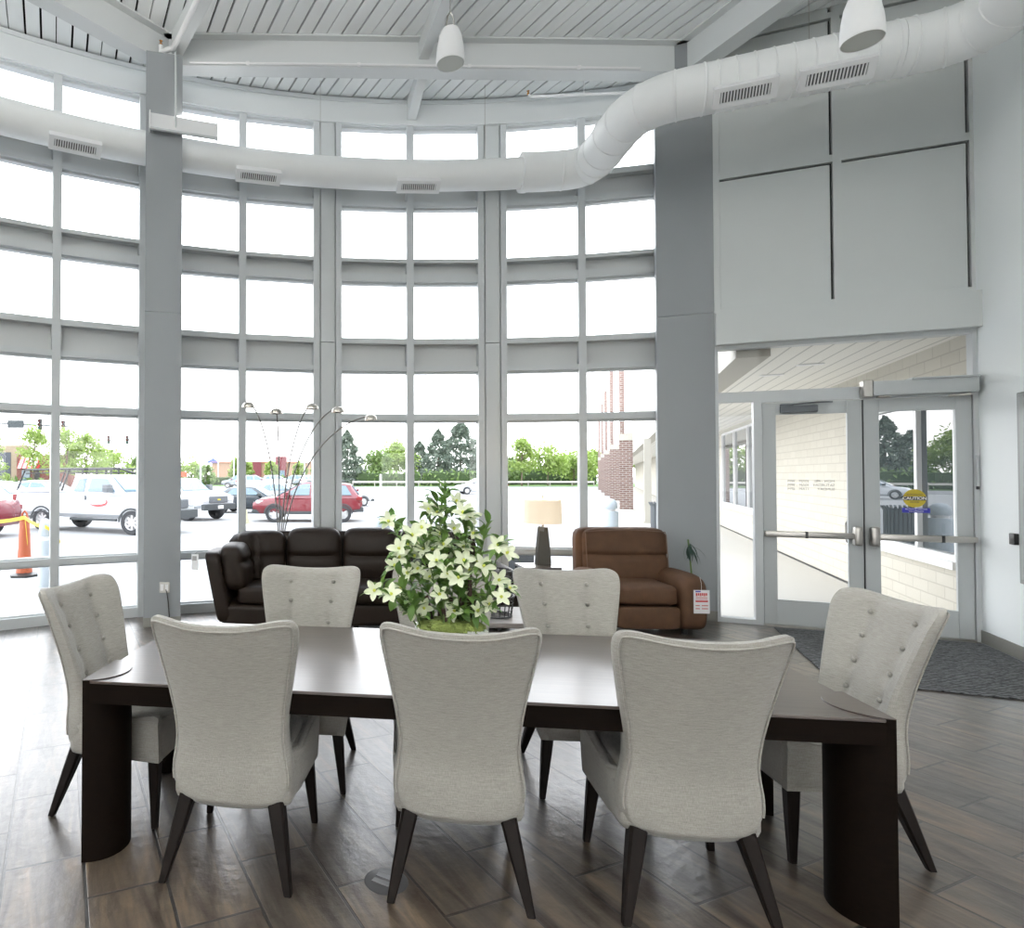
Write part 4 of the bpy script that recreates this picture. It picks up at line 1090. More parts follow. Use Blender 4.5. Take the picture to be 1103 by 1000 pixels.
def soffit_mat():
    m, nt, b = new_mat('soffit_boards'); N, L = nt.nodes, nt.links
    tc = N.new('ShaderNodeTexCoord'); wv = N.new('ShaderNodeTexWave'); wv.bands_direction = 'X'; wv.inputs['Scale'].default_value = 1.6
    L.new(tc.outputs['Object'], wv.inputs['Vector'])
    rp = N.new('ShaderNodeValToRGB'); rp.color_ramp.elements[0].position = .0; rp.color_ramp.elements[0].color = (.45, .44, .41, 1)
    rp.color_ramp.elements[1].position = .06; rp.color_ramp.elements[1].color = (.78, .76, .71, 1)
    L.new(wv.outputs['Fac'], rp.inputs['Fac']); L.new(rp.outputs['Color'], b.inputs['Base Color']); b.inputs['Roughness'].default_value = .6
    return m
struct('ceiling_outside', G().box(.5, DW+.3, .06, 90, 3.07, 3.12), soffit_mat(), loc=D0, rot=DA, label='white boarded soffit over the covered walk', cat='ceiling')
struct('roof', G().box(.25, DW+6, .32, 90, 4.6, 4.8).box(DW+.1, DW+6, .32, 90, 3.13, 4.6), cream, loc=D0, rot=DA, label='flat roof over the covered walk', cat='roof')
struct('trim_10', G().box(.22, .55, .10, 90, 2.95, 5.0), cream, loc=D0, rot=DA, label='pale fascia beam along the open side of the walk', cat='trim')
for (x, y) in ((1.30, 1.75), (1.05, 2.6)):
    t = thing('soffit_light', 'small flush light in the soffit, %s the entrance' % ('closest to' if y < 2 else 'second from'), 'light', tuple(E(x, y, 3.07)), DA)
    obj('trim_ring', G().box(-.14, .14, -.06, .06, -.012, 0), whitep, t); obj('lens', G().box(-.11, .11, -.035, .035, -.016, -.012), paper, t)
PN = ['nearest', 'second', 'third', 'fourth', 'farthest']
for k, y in enumerate((25.5, 36.9, 47.5, 57.5, 69)):
    t = thing('brick_pier', '%s red brick pier along the covered walk' % PN[k], 'pier', tuple(E(-.63-.0355*(y-25.5), y)), DA, 'brick piers along the walk')
    obj('pier_base', G().box(0, .60, 0, .40, -.02, 3.3), red_brick, t)
    obj('cap_band', G().box(-.02, .60, -.02, .42, 3.3, 3.62), cream, t)
    obj('pilaster', G().box(.02, .26, .05, .35, 3.62, 8.4), red_brick, t)
t = thing('canopy_post', 'cream square post holding up the walk canopy', 'post', tuple(E(.02, 16.2)), DA)
obj('post', G().box(0, .22, 0, .22, -.02, 2.88), cream, t); obj('base_plate', G().box(-.04, .26, -.04, .26, -.02, .03), cream, t)

def bollard(x, d, r, h, label):
    t = thing('bollard', label, 'bollard', (*at(x, d)[:2], GZ), 0)
    obj('body', G().lathe([(r, 0), (r, h*.66), (r*.95, h*.68)], 28), bluegrey, t)
    obj('neck', G().lathe([(r*.66, h*.68), (r*.66, h*.74)], 24), whitep, t)
    obj('dome_cap', G().lathe([(r*.86, h*.74), (r*.92, h*.80), (r*.84, h*.90), (r*.55, h*.97), (0.001, h)], 28), bluegrey, t)
bollard(656, 17.0, .225, 1.08, 'pale bollard with domed top outside beside the brick piers')
bollard(411, 10.3, .15, 1.05, 'pale bollard behind the white flowers, only its dome in view')
bollard(50, 9.8, .11, 1.03, 'pale bollard behind the left window bar, tied with yellow tape')
t = thing('trash_can', 'dark grey slatted litter bin outside the glass by the right column', 'bin', (*at(716, 15.0)[:2], -.015), 0)
g = G()
for k in range(28):
    a = 2*PI*k/28; g.box(-.022, .022, -.008, .008, .05, .96, RZ(a) @ TR(0, .30, 0)); g.box(-.022, .022, -.008, .008, 0, .09, RZ(a) @ TR(0, .305, .93) @ Matrix.Rotation(-.5, 4, 'X'))
obj('slats', g, darkgrey, t); obj('liner', G().lathe([(.0, .03), (.26, .03), (.275, .95), (.26, .95), (.25, .05), (0, .05)], 28, caps=False), blackp, t)
obj('rim', G().lathe([(.29, .05), (.30, .09), (.29, .12), (.27, .09)], 28, caps=False), darkgrey, t)
t = thing('planter', 'grey planter with small purple flowers outside the glass', 'planter', (*at(556, 8.9)[:2], GZ), 0)
obj('box', G().rbox(-.2, .2, -.14, .14, 0, .62, .01, 1), flat_mat('planter_grey', (.12, .13, .14), .7), t)
lg = G()
for k in range(60): leaf(lg, Vector((rr.uniform(-.18, .18), rr.uniform(-.12, .12), .60)), Vector((rr.uniform(-.6, .6), rr.uniform(-.6, .6), 1)), .09, .012, k)
q = obj('leaves', lg, leafm, t); q['kind'] = 'stuff'
for k in range(12):
    p = Vector((rr.uniform(-.18, .18), rr.uniform(-.12, .12), .69+rr.uniform(-.02, .03)))
    g = G()
    for j in range(5): leaf(g, p, Vector((cos(j*1.257), sin(j*1.257), .3)), .028, .011, k*9+j)
    obj('flower', g, flat_mat('purple_petal', (.20, .08, .55), .6) if k == 0 else bpy.data.materials['purple_petal'], t)
# orange channelizer and tape
t = thing('traffic_cone', 'tall orange channelizer post on a black base outside at the left', 'cone', (*at(27, 10.75)[:2], GZ), 0)
obj('base', G().lathe([(.24, 0), (.24, .035), (.13, .07)], 6), blackp, t)
obj('post', G().lathe([(.13, .06), (.115, .22), (.112, .23), (.10, .45), (.097, .46), (.09, .70), (.087, .71), (.08, .95), (.055, 1.0)], 24), orange, t)
obj('handle', G().tube([(-.04, 0, .98), (-.04, 0, 1.04), (0, 0, 1.09), (.04, 0, 1.04), (.04, 0, .98)], .018, 8), orange, t)
g = G()
cA = at(27, 10.60, .90); cB = at(50, 9.66, .82); cC = at(-45, 11.5, .80)
def ribbon(P, h):
    vs = []; 
    for p in P: vs += [p, p + Vector((0, 0, h)), p + Vector((.004, .004, h)), p + Vector((.004, .004, 0))]
    g.rings([vs[i*4:i*4+4] for i in range(len(P))])
def sag(a, b, s, n=10): return [a.lerp(b, i/n) - Vector((0, 0, s*4*(i/n)*(1-i/n))) for i in range(n+1)]
ribbon(sag(cC, cA, .06), .06); ribbon(sag(cA, cB, .03), .055); ribbon(sag(cA, cA + Vector((.06, -.03, -.42)), -.02), .05); ribbon(sag(cB, cB + Vector((.22, -.02, -.22)), -.03), .05)
tag(obj('caution_tape', g, yellow), 'yellow caution tape strung from the orange post to a bollard', 'tape')
t = thing('traffic_cone', 'pale small cone on the lot between dark sedan and red car', 'cone', (*at(265, 22.4)[:2], GZ), 0)
obj('base', G().box(-.16, .16, -.16, .16, 0, .03), flat_mat('pale_cone', (.4, .38, .26), .6), t)
obj('cone', G().lathe([(.12, .03), (.03, .5)], 20), bpy.data.materials['pale_cone'], t)
t = thing('parking_post', 'thin white post on a pale cone base in the lot', 'post', (*at(410, 38)[:2], GZ), 0)
obj('base', G().lathe([(.32, 0), (.06, .6)], 20), bpy.data.materials['pale_cone'], t)
obj('post', G().tube([(0, 0, .5), (0, 0, 1.75)], .06, 8), whitep, t)

# ------------------------------------------------------------------ vehicles
def wheel(parent, x, y, r, wd, spokes=5, rim=None):
    M = TR(x, y, r) @ Matrix.Rotation(PI/2, 4, 'X')
    sgn = -1 if y > 0 else 1
    w_ = obj('wheel', G().lathe([(r*.62, -wd/2), (r*.93, -wd/2), (r, -wd*.3), (r, wd*.3), (r*.93, wd/2), (r*.62, wd/2)], 28, M, caps=False).lathe([(.001, 0), (r*.64, 0)], 28, M, caps=False), rubber, parent)
    g = G(); f = sgn*wd/2*.8
    g.lathe([(r*.64, f), (r*.55, f*.6), (r*.50, f*.3), (.001, f*.3)], 28, M, caps=False)
    for k in range(spokes):
        g.box(r*.08, r*.60, -r*.09, r*.09, min(f*.3, f*.9), max(f*.3, f*.9), M @ RZ(2*PI*k/spokes))
    g.lathe([(r*.15, f*.3), (r*.15, f), (.001, f)], 16, M, caps=False)
    obj('rim', g, rim or wheelm, w_)
def vehicle(label, cat, loc, rz, paint, S, name='car', sc=(1, 1, 1)):
    t = thing(name, label, cat, loc, rz); t.scale = sc
    rs = []
    for (x, zb, zt, hw) in S['body']:
        rs.append([(x, -hw*.86, zb), (x, -hw, zb+.14), (x, -hw*1.0, zb+(zt-zb)*.55), (x, -hw*.97, zt-.10), (x, -hw*.86, zt), (x, 0, zt+.03), (x, hw*.86, zt), (x, hw*.97, zt-.10), (x, hw, zb+(zt-zb)*.55), (x, hw, zb+.14), (x, hw*.86, zb)])
    obj('body', G().rings(rs), paint, t, ang=35)
    zb_, hb = S['belt']; rs = []
    for (x, z, hr) in S['cab']:
        rs.append([(x, -hb, zb_-.05), (x, -(hb+(hr-hb)*.5), (zb_+z)/2), (x, -hr, z-.05), (x, -hr+.12, z), (x, hr-.12, z), (x, hr, z-.05), (x, (hb+(hr-hb)*.5), (zb_+z)/2), (x, hb, zb_-.05)])
    obj('cab', G().rings(rs), paint, t, ang=35)
    zr = max(c[1] for c in S['cab']); hr = min(c[2] for c in S['cab'][1:-1])
    yy = lambda z: hb + (hr-hb)*(z-zb_)/(zr-zb_)
    for poly in S['win']:
        for s_ in (-1, 1):
            g = G(); n = len(poly)
            g.add([(x, s_*(yy(z)+.006), z) for x, z in poly] + [(x, s_*(yy(z)+.020), z) for x, z in poly],
                  [tuple(range(n)), tuple(range(n, 2*n))[::-1]] + [(i, (i+1) % n, n+(i+1) % n, n+i) for i in range(n)])
            obj('side_window', g, carglass, t)
    for (xa, za, xb, zb2, ha, hb2, nm) in S['shield']:
        dx = .02 if xa > xb else -.02
        g = G(); c = [(xa, -ha, za), (xa, ha, za), (xb, hb2, zb2), (xb, -hb2, zb2)]
        g.add([(x+dx, y, z+.012) for x, y, z in c] + [(x-dx, y, z-.012) for x, y, z in c], [(0,1,2,3),(7,6,5,4),(0,4,5,1),(1,5,6,2),(2,6,7,3),(3,7,4,0)])
        obj(nm, g, carglass, t)
    for x in S['wheels']:
        for s_ in (-1, 1):
            wheel(t, x, s_*(S['hw']-S.get('wd', .22)/2+.01), S['wr'], S.get('wd', .22), S.get('spokes', 5))
            ag = G(); M = TR(x, s_*(S['hw']+.004), S['wr']) @ Matrix.Rotation(PI/2, 4, 'X')
            n = 20; R1 = S['wr']*1.18; R0 = S['wr']*1.02
            ag.rings([[(R*cos(PI*i/n), R*sin(PI*i/n), zz) for R, zz in ((R0, -.012), (R1, -.012), (R1, .012), (R0, .012))] for i in range(n+1)], M=M)
            obj('wheel_arch', ag, S.get('arch', grey_trim), t)
    for nm, mt, bx in S['bits']:
        obj(nm, G().rbox(*bx, .015, 1), mt, t)
    return t
SEDAN = dict(body=[(-2.25,.45,.80,.70),(-2.15,.30,.98,.86),(-1.3,.25,1.0,.90),(0,.22,.95,.91),(1.2,.22,.92,.90),(2.0,.28,.80,.84),(2.30,.40,.66,.66)],
  cab=[(-1.75,.98,.72),(-.95,1.40,.60),(-.2,1.46,.60),(.35,1.43,.60),(1.25,.93,.74)], belt=(.93,.86),
  win=[[(-1.15,1.0),(-.80,1.33),(-.25,1.38),(-.25,1.0)],[(-.18,1.0),(-.18,1.38),(.32,1.34),(.88,1.0)]],
  shield=[(1.20,.97,.42,1.40,.66,.54,'windscreen'),(-1.70,1.0,-1.0,1.37,.64,.54,'rear_window')], wheels=(-1.35,1.42), wr=.32, hw=.90,
  bits=[('tail_light',redlens,(-2.22,-2.1,-.82,-.50,.72,.86)),('tail_light',redlens,(-2.22,-2.1,.50,.82,.72,.86)),('headlight',paper,(2.0,2.14,-.80,-.5,.60,.74)),('headlight',paper,(2.0,2.14,.5,.80,.60,.74)),('bumper',grey_trim,(2.15,2.33,-.6,.6,.32,.46)),
        ('mirror',grey_trim,(.75,.95,-1.03,-.86,.98,1.10)),('mirror',grey_trim,(.75,.95,.86,1.03,.98,1.10))])
SUV = dict(body=[(-2.15,.55,.95,.80),(-2.05,.42,1.08,.90),(-1.2,.34,1.10,.93),(0,.32,1.06,.93),(1.2,.32,1.04,.92),(1.95,.36,.95,.86),(2.25,.5,.78,.70)],
  cab=[(-2.05,1.08,.74),(-1.70,1.58,.62),(-.6,1.69,.64),(.2,1.66,.64),(1.30,1.06,.78)], belt=(1.04,.90),
  win=[[(-1.72,1.12),(-1.50,1.50),(-1.05,1.56),(-.98,1.12)],[(-.92,1.12),(-.96,1.56),(-.15,1.60),(-.10,1.12)],[(-.03,1.12),(-.07,1.60),(.30,1.56),(.98,1.12)]],
  shield=[(1.26,1.10,.28,1.62,.70,.58,'windscreen'),(-2.03,1.14,-1.74,1.52,.66,.56,'rear_window')], wheels=(-1.36,1.36), wr=.355, hw=.92,
  bits=[('tail_light',redlens,(-2.14,-1.92,-.92,-.62,.90,1.05)),('tail_light',redlens,(-2.14,-1.92,.62,.92,.90,1.05)),('headlight',paper,(1.82,2.10,-.84,-.50,.78,.90)),('headlight',paper,(1.82,2.10,.5,.84,.78,.90)),
        ('lower_trim',grey_trim,(-1.0,1.0,-.945,-.90,.33,.46)),('lower_trim',grey_trim,(-1.0,1.0,.90,.945,.33,.46)),('bumper',grey_trim,(-2.2,-1.78,-.88,.88,.42,.62)),('bumper',grey_trim,(1.9,2.28,-.75,.75,.36,.52)),
        ('mirror',red_car,(.72,.92,-1.06,-.90,1.10,1.24)),('mirror',red_car,(.72,.92,.90,1.06,1.10,1.24)),('roof_rail',grey_trim,(-1.5,.1,-.60,-.56,1.66,1.71)),('roof_rail',grey_trim,(-1.5,.1,.56,.60,1.66,1.71))])
PICK = dict(body=[(-2.98,.62,1.30,.96),(-2.9,.55,1.36,.99),(-.75,.50,1.36,.99),(-.70,.50,1.34,.99),(1.2,.50,1.32,.98),(2.3,.55,1.25,.95),(2.68,.62,1.15,.92)],
  cab=[(-.72,1.30,.80),(-.62,1.90,.72),(-.2,1.95,.74),(.75,1.93,.74),(1.42,1.32,.84)], belt=(1.30,.96),
  win=[[(-.48,1.38),(-.36,1.80),(-.08,1.82),(-.06,1.38)],[(.08,1.38),(.10,1.82),(.72,1.80),(1.12,1.38)]],
  shield=[(1.38,1.38,.80,1.87,.76,.66,'windscreen')], wheels=(-1.75,1.75), wr=.40, hw=.98, wd=.28, spokes=8,
  bits=[('bumper',grey_trim,(2.6,2.82,-.93,.93,.50,.78)),('grille',darkgrey,(2.62,2.72,-.55,.55,.82,1.12)),('headlight',paper,(2.55,2.72,-.90,-.58,.90,1.12)),('headlight',paper,(2.55,2.72,.58,.90,.90,1.12)),
        ('side_step',grey_trim,(-.6,1.2,-1.0,-.9,.42,.50)),('side_step',grey_trim,(-.6,1.2,.9,1.0,.42,.50)),('tail_light',redlens,(-3.0,-2.85,-1.0,-.85,.95,1.25)),('tail_light',redlens,(-3.0,-2.85,.85,1.0,.95,1.25)),
        ('mirror',darkgrey,(.92,1.12,-1.28,-1.02,1.36,1.62)),('mirror',darkgrey,(.92,1.12,1.02,1.28,1.36,1.62)),('mirror_lamp',amber,(.90,.93,-1.26,-1.19,1.38,1.46)),('door_handle',darkgrey,(-.02,.06,-1.0,-.975,1.10,1.24)),
        ('door_handle',darkgrey,(-.02,.06,.975,1.0,1.10,1.24)),('toolbox_lid',white_car,(-2.9,-.8,-.94,.94,1.34,1.47))])
def place(px, d, rz, S, scl):          # by the near front wheel: forward is +x, near side is -y
    p = at(px, d); f = Vector((cos(rz), sin(rz), 0)); l = Vector((-sin(rz), cos(rz), 0))
    o = p - f*S['wheels'][1]*scl + l*S['hw']*scl; return (o.x, o.y, GZ)
k_ = .88
a_ = rad(-24.5)
ford = vehicle('white work pickup with black ladder rack and red door swoosh', 'pickup truck', place(138.5, 17.95, a_, PICK, k_*1.13), a_, white_car, PICK, 'pickup_truck', (k_*1.13, k_, k_))
g = G()
for s_ in (-1, 1):
    g.tube([(-2.85, s_*.93, 1.4), (-2.55, s_*.90, 2.10), (-.7, s_*.86, 2.14), (1.2, s_*.84, 2.14), (1.75, s_*.80, 1.98)], .032, 8)
    g.tube([(-2.5, s_*.9, 1.98), (-.7, s_*.86, 2.02), (1.3, s_*.84, 2.0)], .02, 6)
    g.tube([(-.95, s_*.95, 1.4), (-.72, s_*.86, 2.12)], .035, 8)
    for x in (-.2, .35, .9): g.tube([(x, s_*.85, 1.93), (x, s_*.85, 2.13)], .03, 6)
for x in (-2.5, -.7, .35, 1.2): g.tube([(x, -.88, 2.13), (x, .88, 2.13)], .025, 6)
obj('ladder_rack', g, blackp, ford)
g = G(); yy_ = -1.0
def crescent(cx, cz, a, b, t0, t1, w0, n=18):
    P_ = []; Q_ = []
    for i in range(n+1):
        t = t0 + (t1-t0)*i/n; w_ = w0*sin(PI*(i/n)**.8)
        P_.append((cx + a*cos(t), cz + b*sin(t))); Q_.append((cx + (a-w_)*cos(t), cz + (b-w_)*sin(t)))
    vs = [(x, yy_-.004, z) for x, z in P_] + [(x, yy_-.004, z) for x, z in Q_] + [(x, yy_+.004, z) for x, z in P_] + [(x, yy_+.004, z) for x, z in Q_]
    m_ = n+1; fs = []
    for i in range(n): fs += [(i, i+1, m_+i+1, m_+i), (2*m_+i, 3*m_+i, 3*m_+i+1, 2*m_+i+1), (i, 2*m_+i, 2*m_+i+1, i+1), (m_+i, m_+i+1, 3*m_+i+1, 3*m_+i)]
    g.add(vs, fs)
crescent(.52, 1.04, .36, .15, -2.7, .95, .06)
obj('red_swoosh', g, redink, ford)
text('lettering', 'American', .15, greyink, ford, TR(.42, yy_-.008, 1.09) @ Matrix.Rotation(PI/2, 4, 'X'))
text('lettering', 'Fence', .15, greyink, ford, TR(.56, yy_-.008, .985) @ Matrix.Rotation(PI/2, 4, 'X'))
text('lettering', '636-391-5417', .07, greyink, ford, TR(.48, yy_-.006, .80) @ Matrix.Rotation(PI/2, 4, 'X')) if False else None
a_ = rad(-34)
chev = vehicle('white pickup nosing out from behind the grey column', 'pickup truck', place(200, 23.6, a_, PICK, k_), a_, white_car, PICK, 'pickup_truck', (k_, k_, k_*.92))
obj('emblem', G().rbox(2.72, 2.735, -.09, .09, .94, 1.0, .004, 1), yellow, chev)
obj('licence_plate', G().rbox(2.82, 2.835, -.16, .16, .56, .70, .004, 1), paper, chev)
obj('orange_sign', G().rbox(.1, .5, -.3, .3, 2.0, 2.25, .01, 1), orange, chev)
red = vehicle('red compact SUV parked side on behind the floor lamp', 'car', place(374, 22.9, PI, SUV, 1)[:2] + (GZ,), PI, red_car, SUV, 'car', (.90, .92, .87))
red.location = (*at(333, 22.9 + .92)[:2], GZ)
vehicle('dark sedan between the white pickup nose and the red SUV', 'car', (*at(270, 29)[:2], GZ), rad(-14), dark_car, SEDAN, 'car', (.8, .8, .82))
vehicle('silver sedan half hidden behind the dark sedan', 'car', (*at(303, 37)[:2], GZ), rad(-20), silver_car, SEDAN, 'car', (.85, .85, .85))
vehicle('white SUV parked just right of the red SUV', 'car', (*at(368, 35)[:2], GZ), rad(20), white_car, SUV, 'car', (.75, .75, .75))
vehicle('white sedan driving in front of the big conifers', 'car', (*at(518, 57)[:2], GZ), PI, white_car, SEDAN, 'car')
vehicle('red car at the left edge behind the orange post', 'car', (*at(-77, 17.6)[:2], GZ), PI - rad(3), red_car, SEDAN, 'car')
vehicle('white sedan beyond the red car at the left edge', 'car', (*at(-3, 26.5)[:2], GZ), rad(-15), white_car, SEDAN, 'car')
vehicle('white sedan behind the bed of the work pickup', 'car', (*at(47, 30)[:2], GZ), rad(-10), white_car, SEDAN, 'car')
for x, d, p, lb in ((258, 84, silver_car, 'distant silver car left of the window bar beyond the lot'), (274, 74, white_car, 'distant white car by the window bar beyond the lot'), (298, 92, white_car, 'distant white car beyond the floor lamp stems'), (316, 100, silver_car, 'distant silver car right of the floor lamp stems'), (339, 90, white_car, 'distant white car by the window post beyond the red SUV')):
    vehicle(lb, 'car', (*at(x, d)[:2], -.03), rad(8 if p is white_car else 172), p, SUV, 'car')

# ------------------------------------------------------------------ trees and hedges
tree_green = leaf_mat('spring_leaves', (.19, .28, .05), (.34, .44, .13), .45)
tree_mid = leaf_mat('mid_green_leaves', (.10, .17, .045), (.22, .31, .10), .35)
conifer_m = leaf_mat('conifer_needles', (.065, .095, .07), (.16, .20, .15), .2)
def blades(g, p, s, r_, up=.0):
    n = Vector((r_.uniform(-1, 1), r_.uniform(-1, 1), r_.uniform(-1, 1)))
    if n.length < .05: n = Vector((0, 0, 1))
    n.normalize(); a = n.orthogonal().normalized(); b = n.cross(a); th = r_.uniform(0, 6.28)
    a, b = a*cos(th)+b*sin(th), b*cos(th)-a*sin(th)
    g.add([p-a*s, p+b*s*.45, p+a*s, p-b*s*.45], [(0,1,2,3)])
def tree(label, x, ytop, d, wpx, kind, n=1500, ground=0., name='tree'):
    r_ = random.Random(int(x*7+ytop)); u = d/690; h = 1.63 + (512-ytop)*u; wd = wpx*u
    t = thing(name, label, 'tree', (*at(x, d)[:2], ground), 0, 'trees beyond the parking lot')
    g = G(); s = max(.14, min(.5, 2.0*u))
    if kind == 'conifer':
        for k in range(n):
            q = r_.random()**1.5; z = h*(.05 + .95*q); R = wd/2*(1-q**1.6)**.8*(.85+.22*sin(q*30+r_.uniform(-.8,.8)))+.05
            a = r_.uniform(0, 2*PI); rad_ = R*r_.uniform(.45, 1)**.5
            blades(g, Vector((rad_*cos(a), rad_*sin(a), z - .12*rad_)), s*r_.uniform(.7, 1.4), r_)
        m = conifer_m
    else:
        th = h*(.30 if kind == 'tall' else .12); cl = []
        for k in range(26 if kind != 'sap' else 14):
            a = r_.uniform(0, 2*PI); q = r_.random(); zz = th + (h-th)*(.12 + .82*q); R = wd/2*max(.05, 1-(2*abs(q-.38))**2*.75)**.5*r_.uniform(.3, .85)
            cl.append((Vector((R*cos(a), R*sin(a), zz)), wd*r_.uniform(.12, .22)))
        for k in range(n):
            c, cr_ = r_.choice(cl); v = Vector((r_.gauss(0, 1), r_.gauss(0, 1), r_.gauss(0, .8))); v.normalize()
            p = c + v*cr_*r_.random()**.4
            if p.z > .3: blades(g, p, s*r_.uniform(.6, 1.3), r_)
        m = tree_green if kind in ('tall', 'sap') else tree_mid
    fo = obj('foliage', g, m, t, flat=True); fo['kind'] = 'stuff'
    r0 = max(.06, h*.018); g = G()
    g.tube([(0, 0, -.05), (0, 0, h*.4), (r0, 0, h*.85)], [r0, r0*.8, r0*.25], 8)
    if kind != 'conifer':
        for k in range(6):
            a = k*1.1; g.tube([(0, 0, h*(.28+.06*k)), (wd*.22*cos(a), wd*.22*sin(a), h*(.45+.07*k))], [r0*.5, r0*.2], 6)
    obj('trunk', g, trunkm, t)
for a in [
 ('slender spring tree left of the window bar before the red shop', 36, 462, 60, 44, 'tall', 1300), ('leafy spring tree at the far left window edge', -6, 468, 58, 34, 'sap', 900),
 ('spring tree right of the window bar above the pickup', 72, 463, 58, 42, 'tall', 1900), ('spring tree above the cab of the work pickup', 93, 468, 60, 48, 'tall', 2000), ('spring tree right of the work pickup roof', 122, 487, 66, 52, 'tall', 1800), ('low green tree between pickup and grey column', 148, 490, 70, 34, 'round', 1100),
 ('light green tree just right of the grey column', 203, 494, 100, 34, 'tall', 900), ('dark green round tree left of the blue roof', 222, 501, 98, 24, 'round', 700), ('light green tree beside the window bar behind cars', 253, 494, 104, 18, 'tall', 700), ('light green tree right of the window bar behind cars', 266, 497, 104, 15, 'tall', 600), ('light green tree before the tan shop', 292, 497, 106, 17, 'tall', 700), ('light green tree right of the red tower', 323, 498, 106, 17, 'tall', 700), ('light green tree by the wide window post', 343, 496, 106, 16, 'tall', 700),
 ('tall grey green conifer right of the wide window post', 374, 464, 100, 44, 'conifer', 3600), ('pale green tree beside the lone conifer', 404, 486, 104, 40, 'round', 1800), ('bright spring tree between the conifers', 426, 480, 110, 56, 'tall', 3000), ('small dark conifer left of the big conifer', 452, 476, 116, 38, 'conifer', 2600), ('dark conifer behind the white flowers', 472, 463, 104, 46, 'conifer', 3400), ('biggest conifer beyond the lot', 496, 454, 108, 66, 'conifer', 5200), ('dark conifer behind the second wide window post', 522, 468, 118, 52, 'conifer', 3000),
 ('light green open tree left of the lamp shade', 562, 474, 96, 34, 'tall', 1700), ('light green open tree above the lamp shade', 590, 480, 100, 44, 'tall', 2000), ('low green tree right of the lamp', 618, 489, 106, 52, 'tall', 2200), ('green tree beside the brick piers', 640, 487, 112, 40, 'tall', 1600), ('low green tree beyond the lot, left of the lamp', 548, 494, 108, 44, 'round', 1600), ('spring tree hidden behind the brick piers', 680, 480, 110, 44, 'tall', 1300)]: tree(*a)
def hedge(x0, x1, d, h, label, dep=2.0):
    A, B_ = at(x0, d), at(x1, d); r_ = random.Random(int(x0)); ln = B_.x - A.x
    g = G()
    for k in range(int(ln*h*9)+300):
        p = Vector((r_.uniform(0, ln), r_.uniform(-dep/2, dep/2), r_.uniform(.05, h)*(.85+.15*sin(k)))); blades(g, p, r_.uniform(.25, .45), r_)
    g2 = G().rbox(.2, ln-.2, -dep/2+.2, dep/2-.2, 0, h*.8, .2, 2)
    t = thing('hedge', label, 'hedge', (A.x, d, 0), 0)
    q = obj('foliage', g, tree_mid, t, flat=True); q['kind'] = 'stuff'
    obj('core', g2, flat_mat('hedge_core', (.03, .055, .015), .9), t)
hedge(383, 452, 99, 2.4, 'clipped hedge under the spring trees between the conifers')
hedge(455, 545, 99, 2.6, 'hedge at the foot of the big conifers')
hedge(545, 642, 112, 3.6, 'long green hedge behind the lamp shade')
hedge(0, 62, 69, 1.3, 'low shrubs in front of the red shop at the left')
hedge(190, 345, 108, 1.6, 'low hedge in front of the tan shop')
# guard rail
t = thing('guard_rail', 'pale guard rail along the far road below the conifers', 'guard rail', (*at(380, 94)[:2], 0), 0)
L_ = at(640, 94).x - at(380, 94).x
obj('rail', G().rbox(0, L_, -.05, .05, .50, .75, .03, 1), concrete, t)
for k in range(12): obj('post', G().box(k*L_/11-.06, k*L_/11+.06, .05, .15, 0, .8), steel, t)

# ------------------------------------------------------------------ buildings, signals, poles
b_ = thing('shop_building', 'cream and red brick shop with striped awning at far left', 'building', (*at(28, 72)[:2], 0), 0)
obj('cream_block', G().box(-24, 0, 0, .8, 0, 5.0), brick_mat('tan_brick', (.24, .19, .12), (.28, .22, .15), (.26, .22, .17), .6, .22, .02), b_)
obj('red_block', G().box(-.9, 5.2, -.3, .9, 0, 3.9), brick_mat('brick_red_far', (.13, .04, .03), (.16, .06, .045), (.18, .10, .08), .6, .22, .02), b_)
wn = obj('shop_window', G().box(-5.0, -1.7, -.05, .02, .9, 4.2), flat_mat('shop_window_dark', (.02, .03, .045), .2), b_)
text('lettering', 'S', 1.3, paper, wn, TR(-2.75, -.08, 2.9) @ Matrix.Rotation(PI/2, 4, 'X'), 1, bold=.03)
aw = obj('awning', G().prism_y([(-.5, 0), (2.0, 0), (2.0, 0), (-.5, 0)], 0, .01) if False else G().add([(-.4, -1.3, 2.4), (1.7, -1.3, 2.4), (1.7, -.3, 3.7), (-.4, -.3, 3.7), (-.4, -.3, 2.4), (1.7, -.3, 2.4)], [(0,1,2,3),(0,3,4),(1,5,2),(0,4,5,1),(3,2,5,4)]), redink, b_)
for k in range(4):
    x = -.3 + k*.55; obj('white_stripe', G().add([(x, -1.32, 2.4), (x+.27, -1.32, 2.4), (x+.27, -.32, 3.71), (x, -.32, 3.71), (x, -1.30, 2.37), (x+.27, -1.30, 2.37), (x+.27, -.30, 3.68), (x, -.30, 3.68)], [(0,1,2,3),(7,6,5,4),(0,4,5,1),(1,5,6,2),(2,6,7,3),(3,7,4,0)]), paper, aw)
obj('door', G().box(.9, 1.7, -.36, -.30, 0, 2.3), blackp, b_); obj('window_strip', G().box(-.3, .6, -.36, -.30, .8, 2.2), carglass, b_)
b_ = thing('shop_building', 'long tan shop with red blocks and small blue roof far behind the cars', 'building', (*at(228, 160)[:2], 0), 0)
u = 160/690
obj('tan_block', G().box(0, 26, 0, 12, 0, 4.7), flat_mat('tan_far', (.26, .17, .11), .8), b_)
obj('red_block', G().box(10, 12.4, -.6, 4, 0, 5.0), flat_mat('red_far', (.12, .02, .025), .7), b_)
obj('red_tower', G().box(16, 18.6, -.8, 4, 0, 6.3), bpy.data.materials['red_far'], b_)
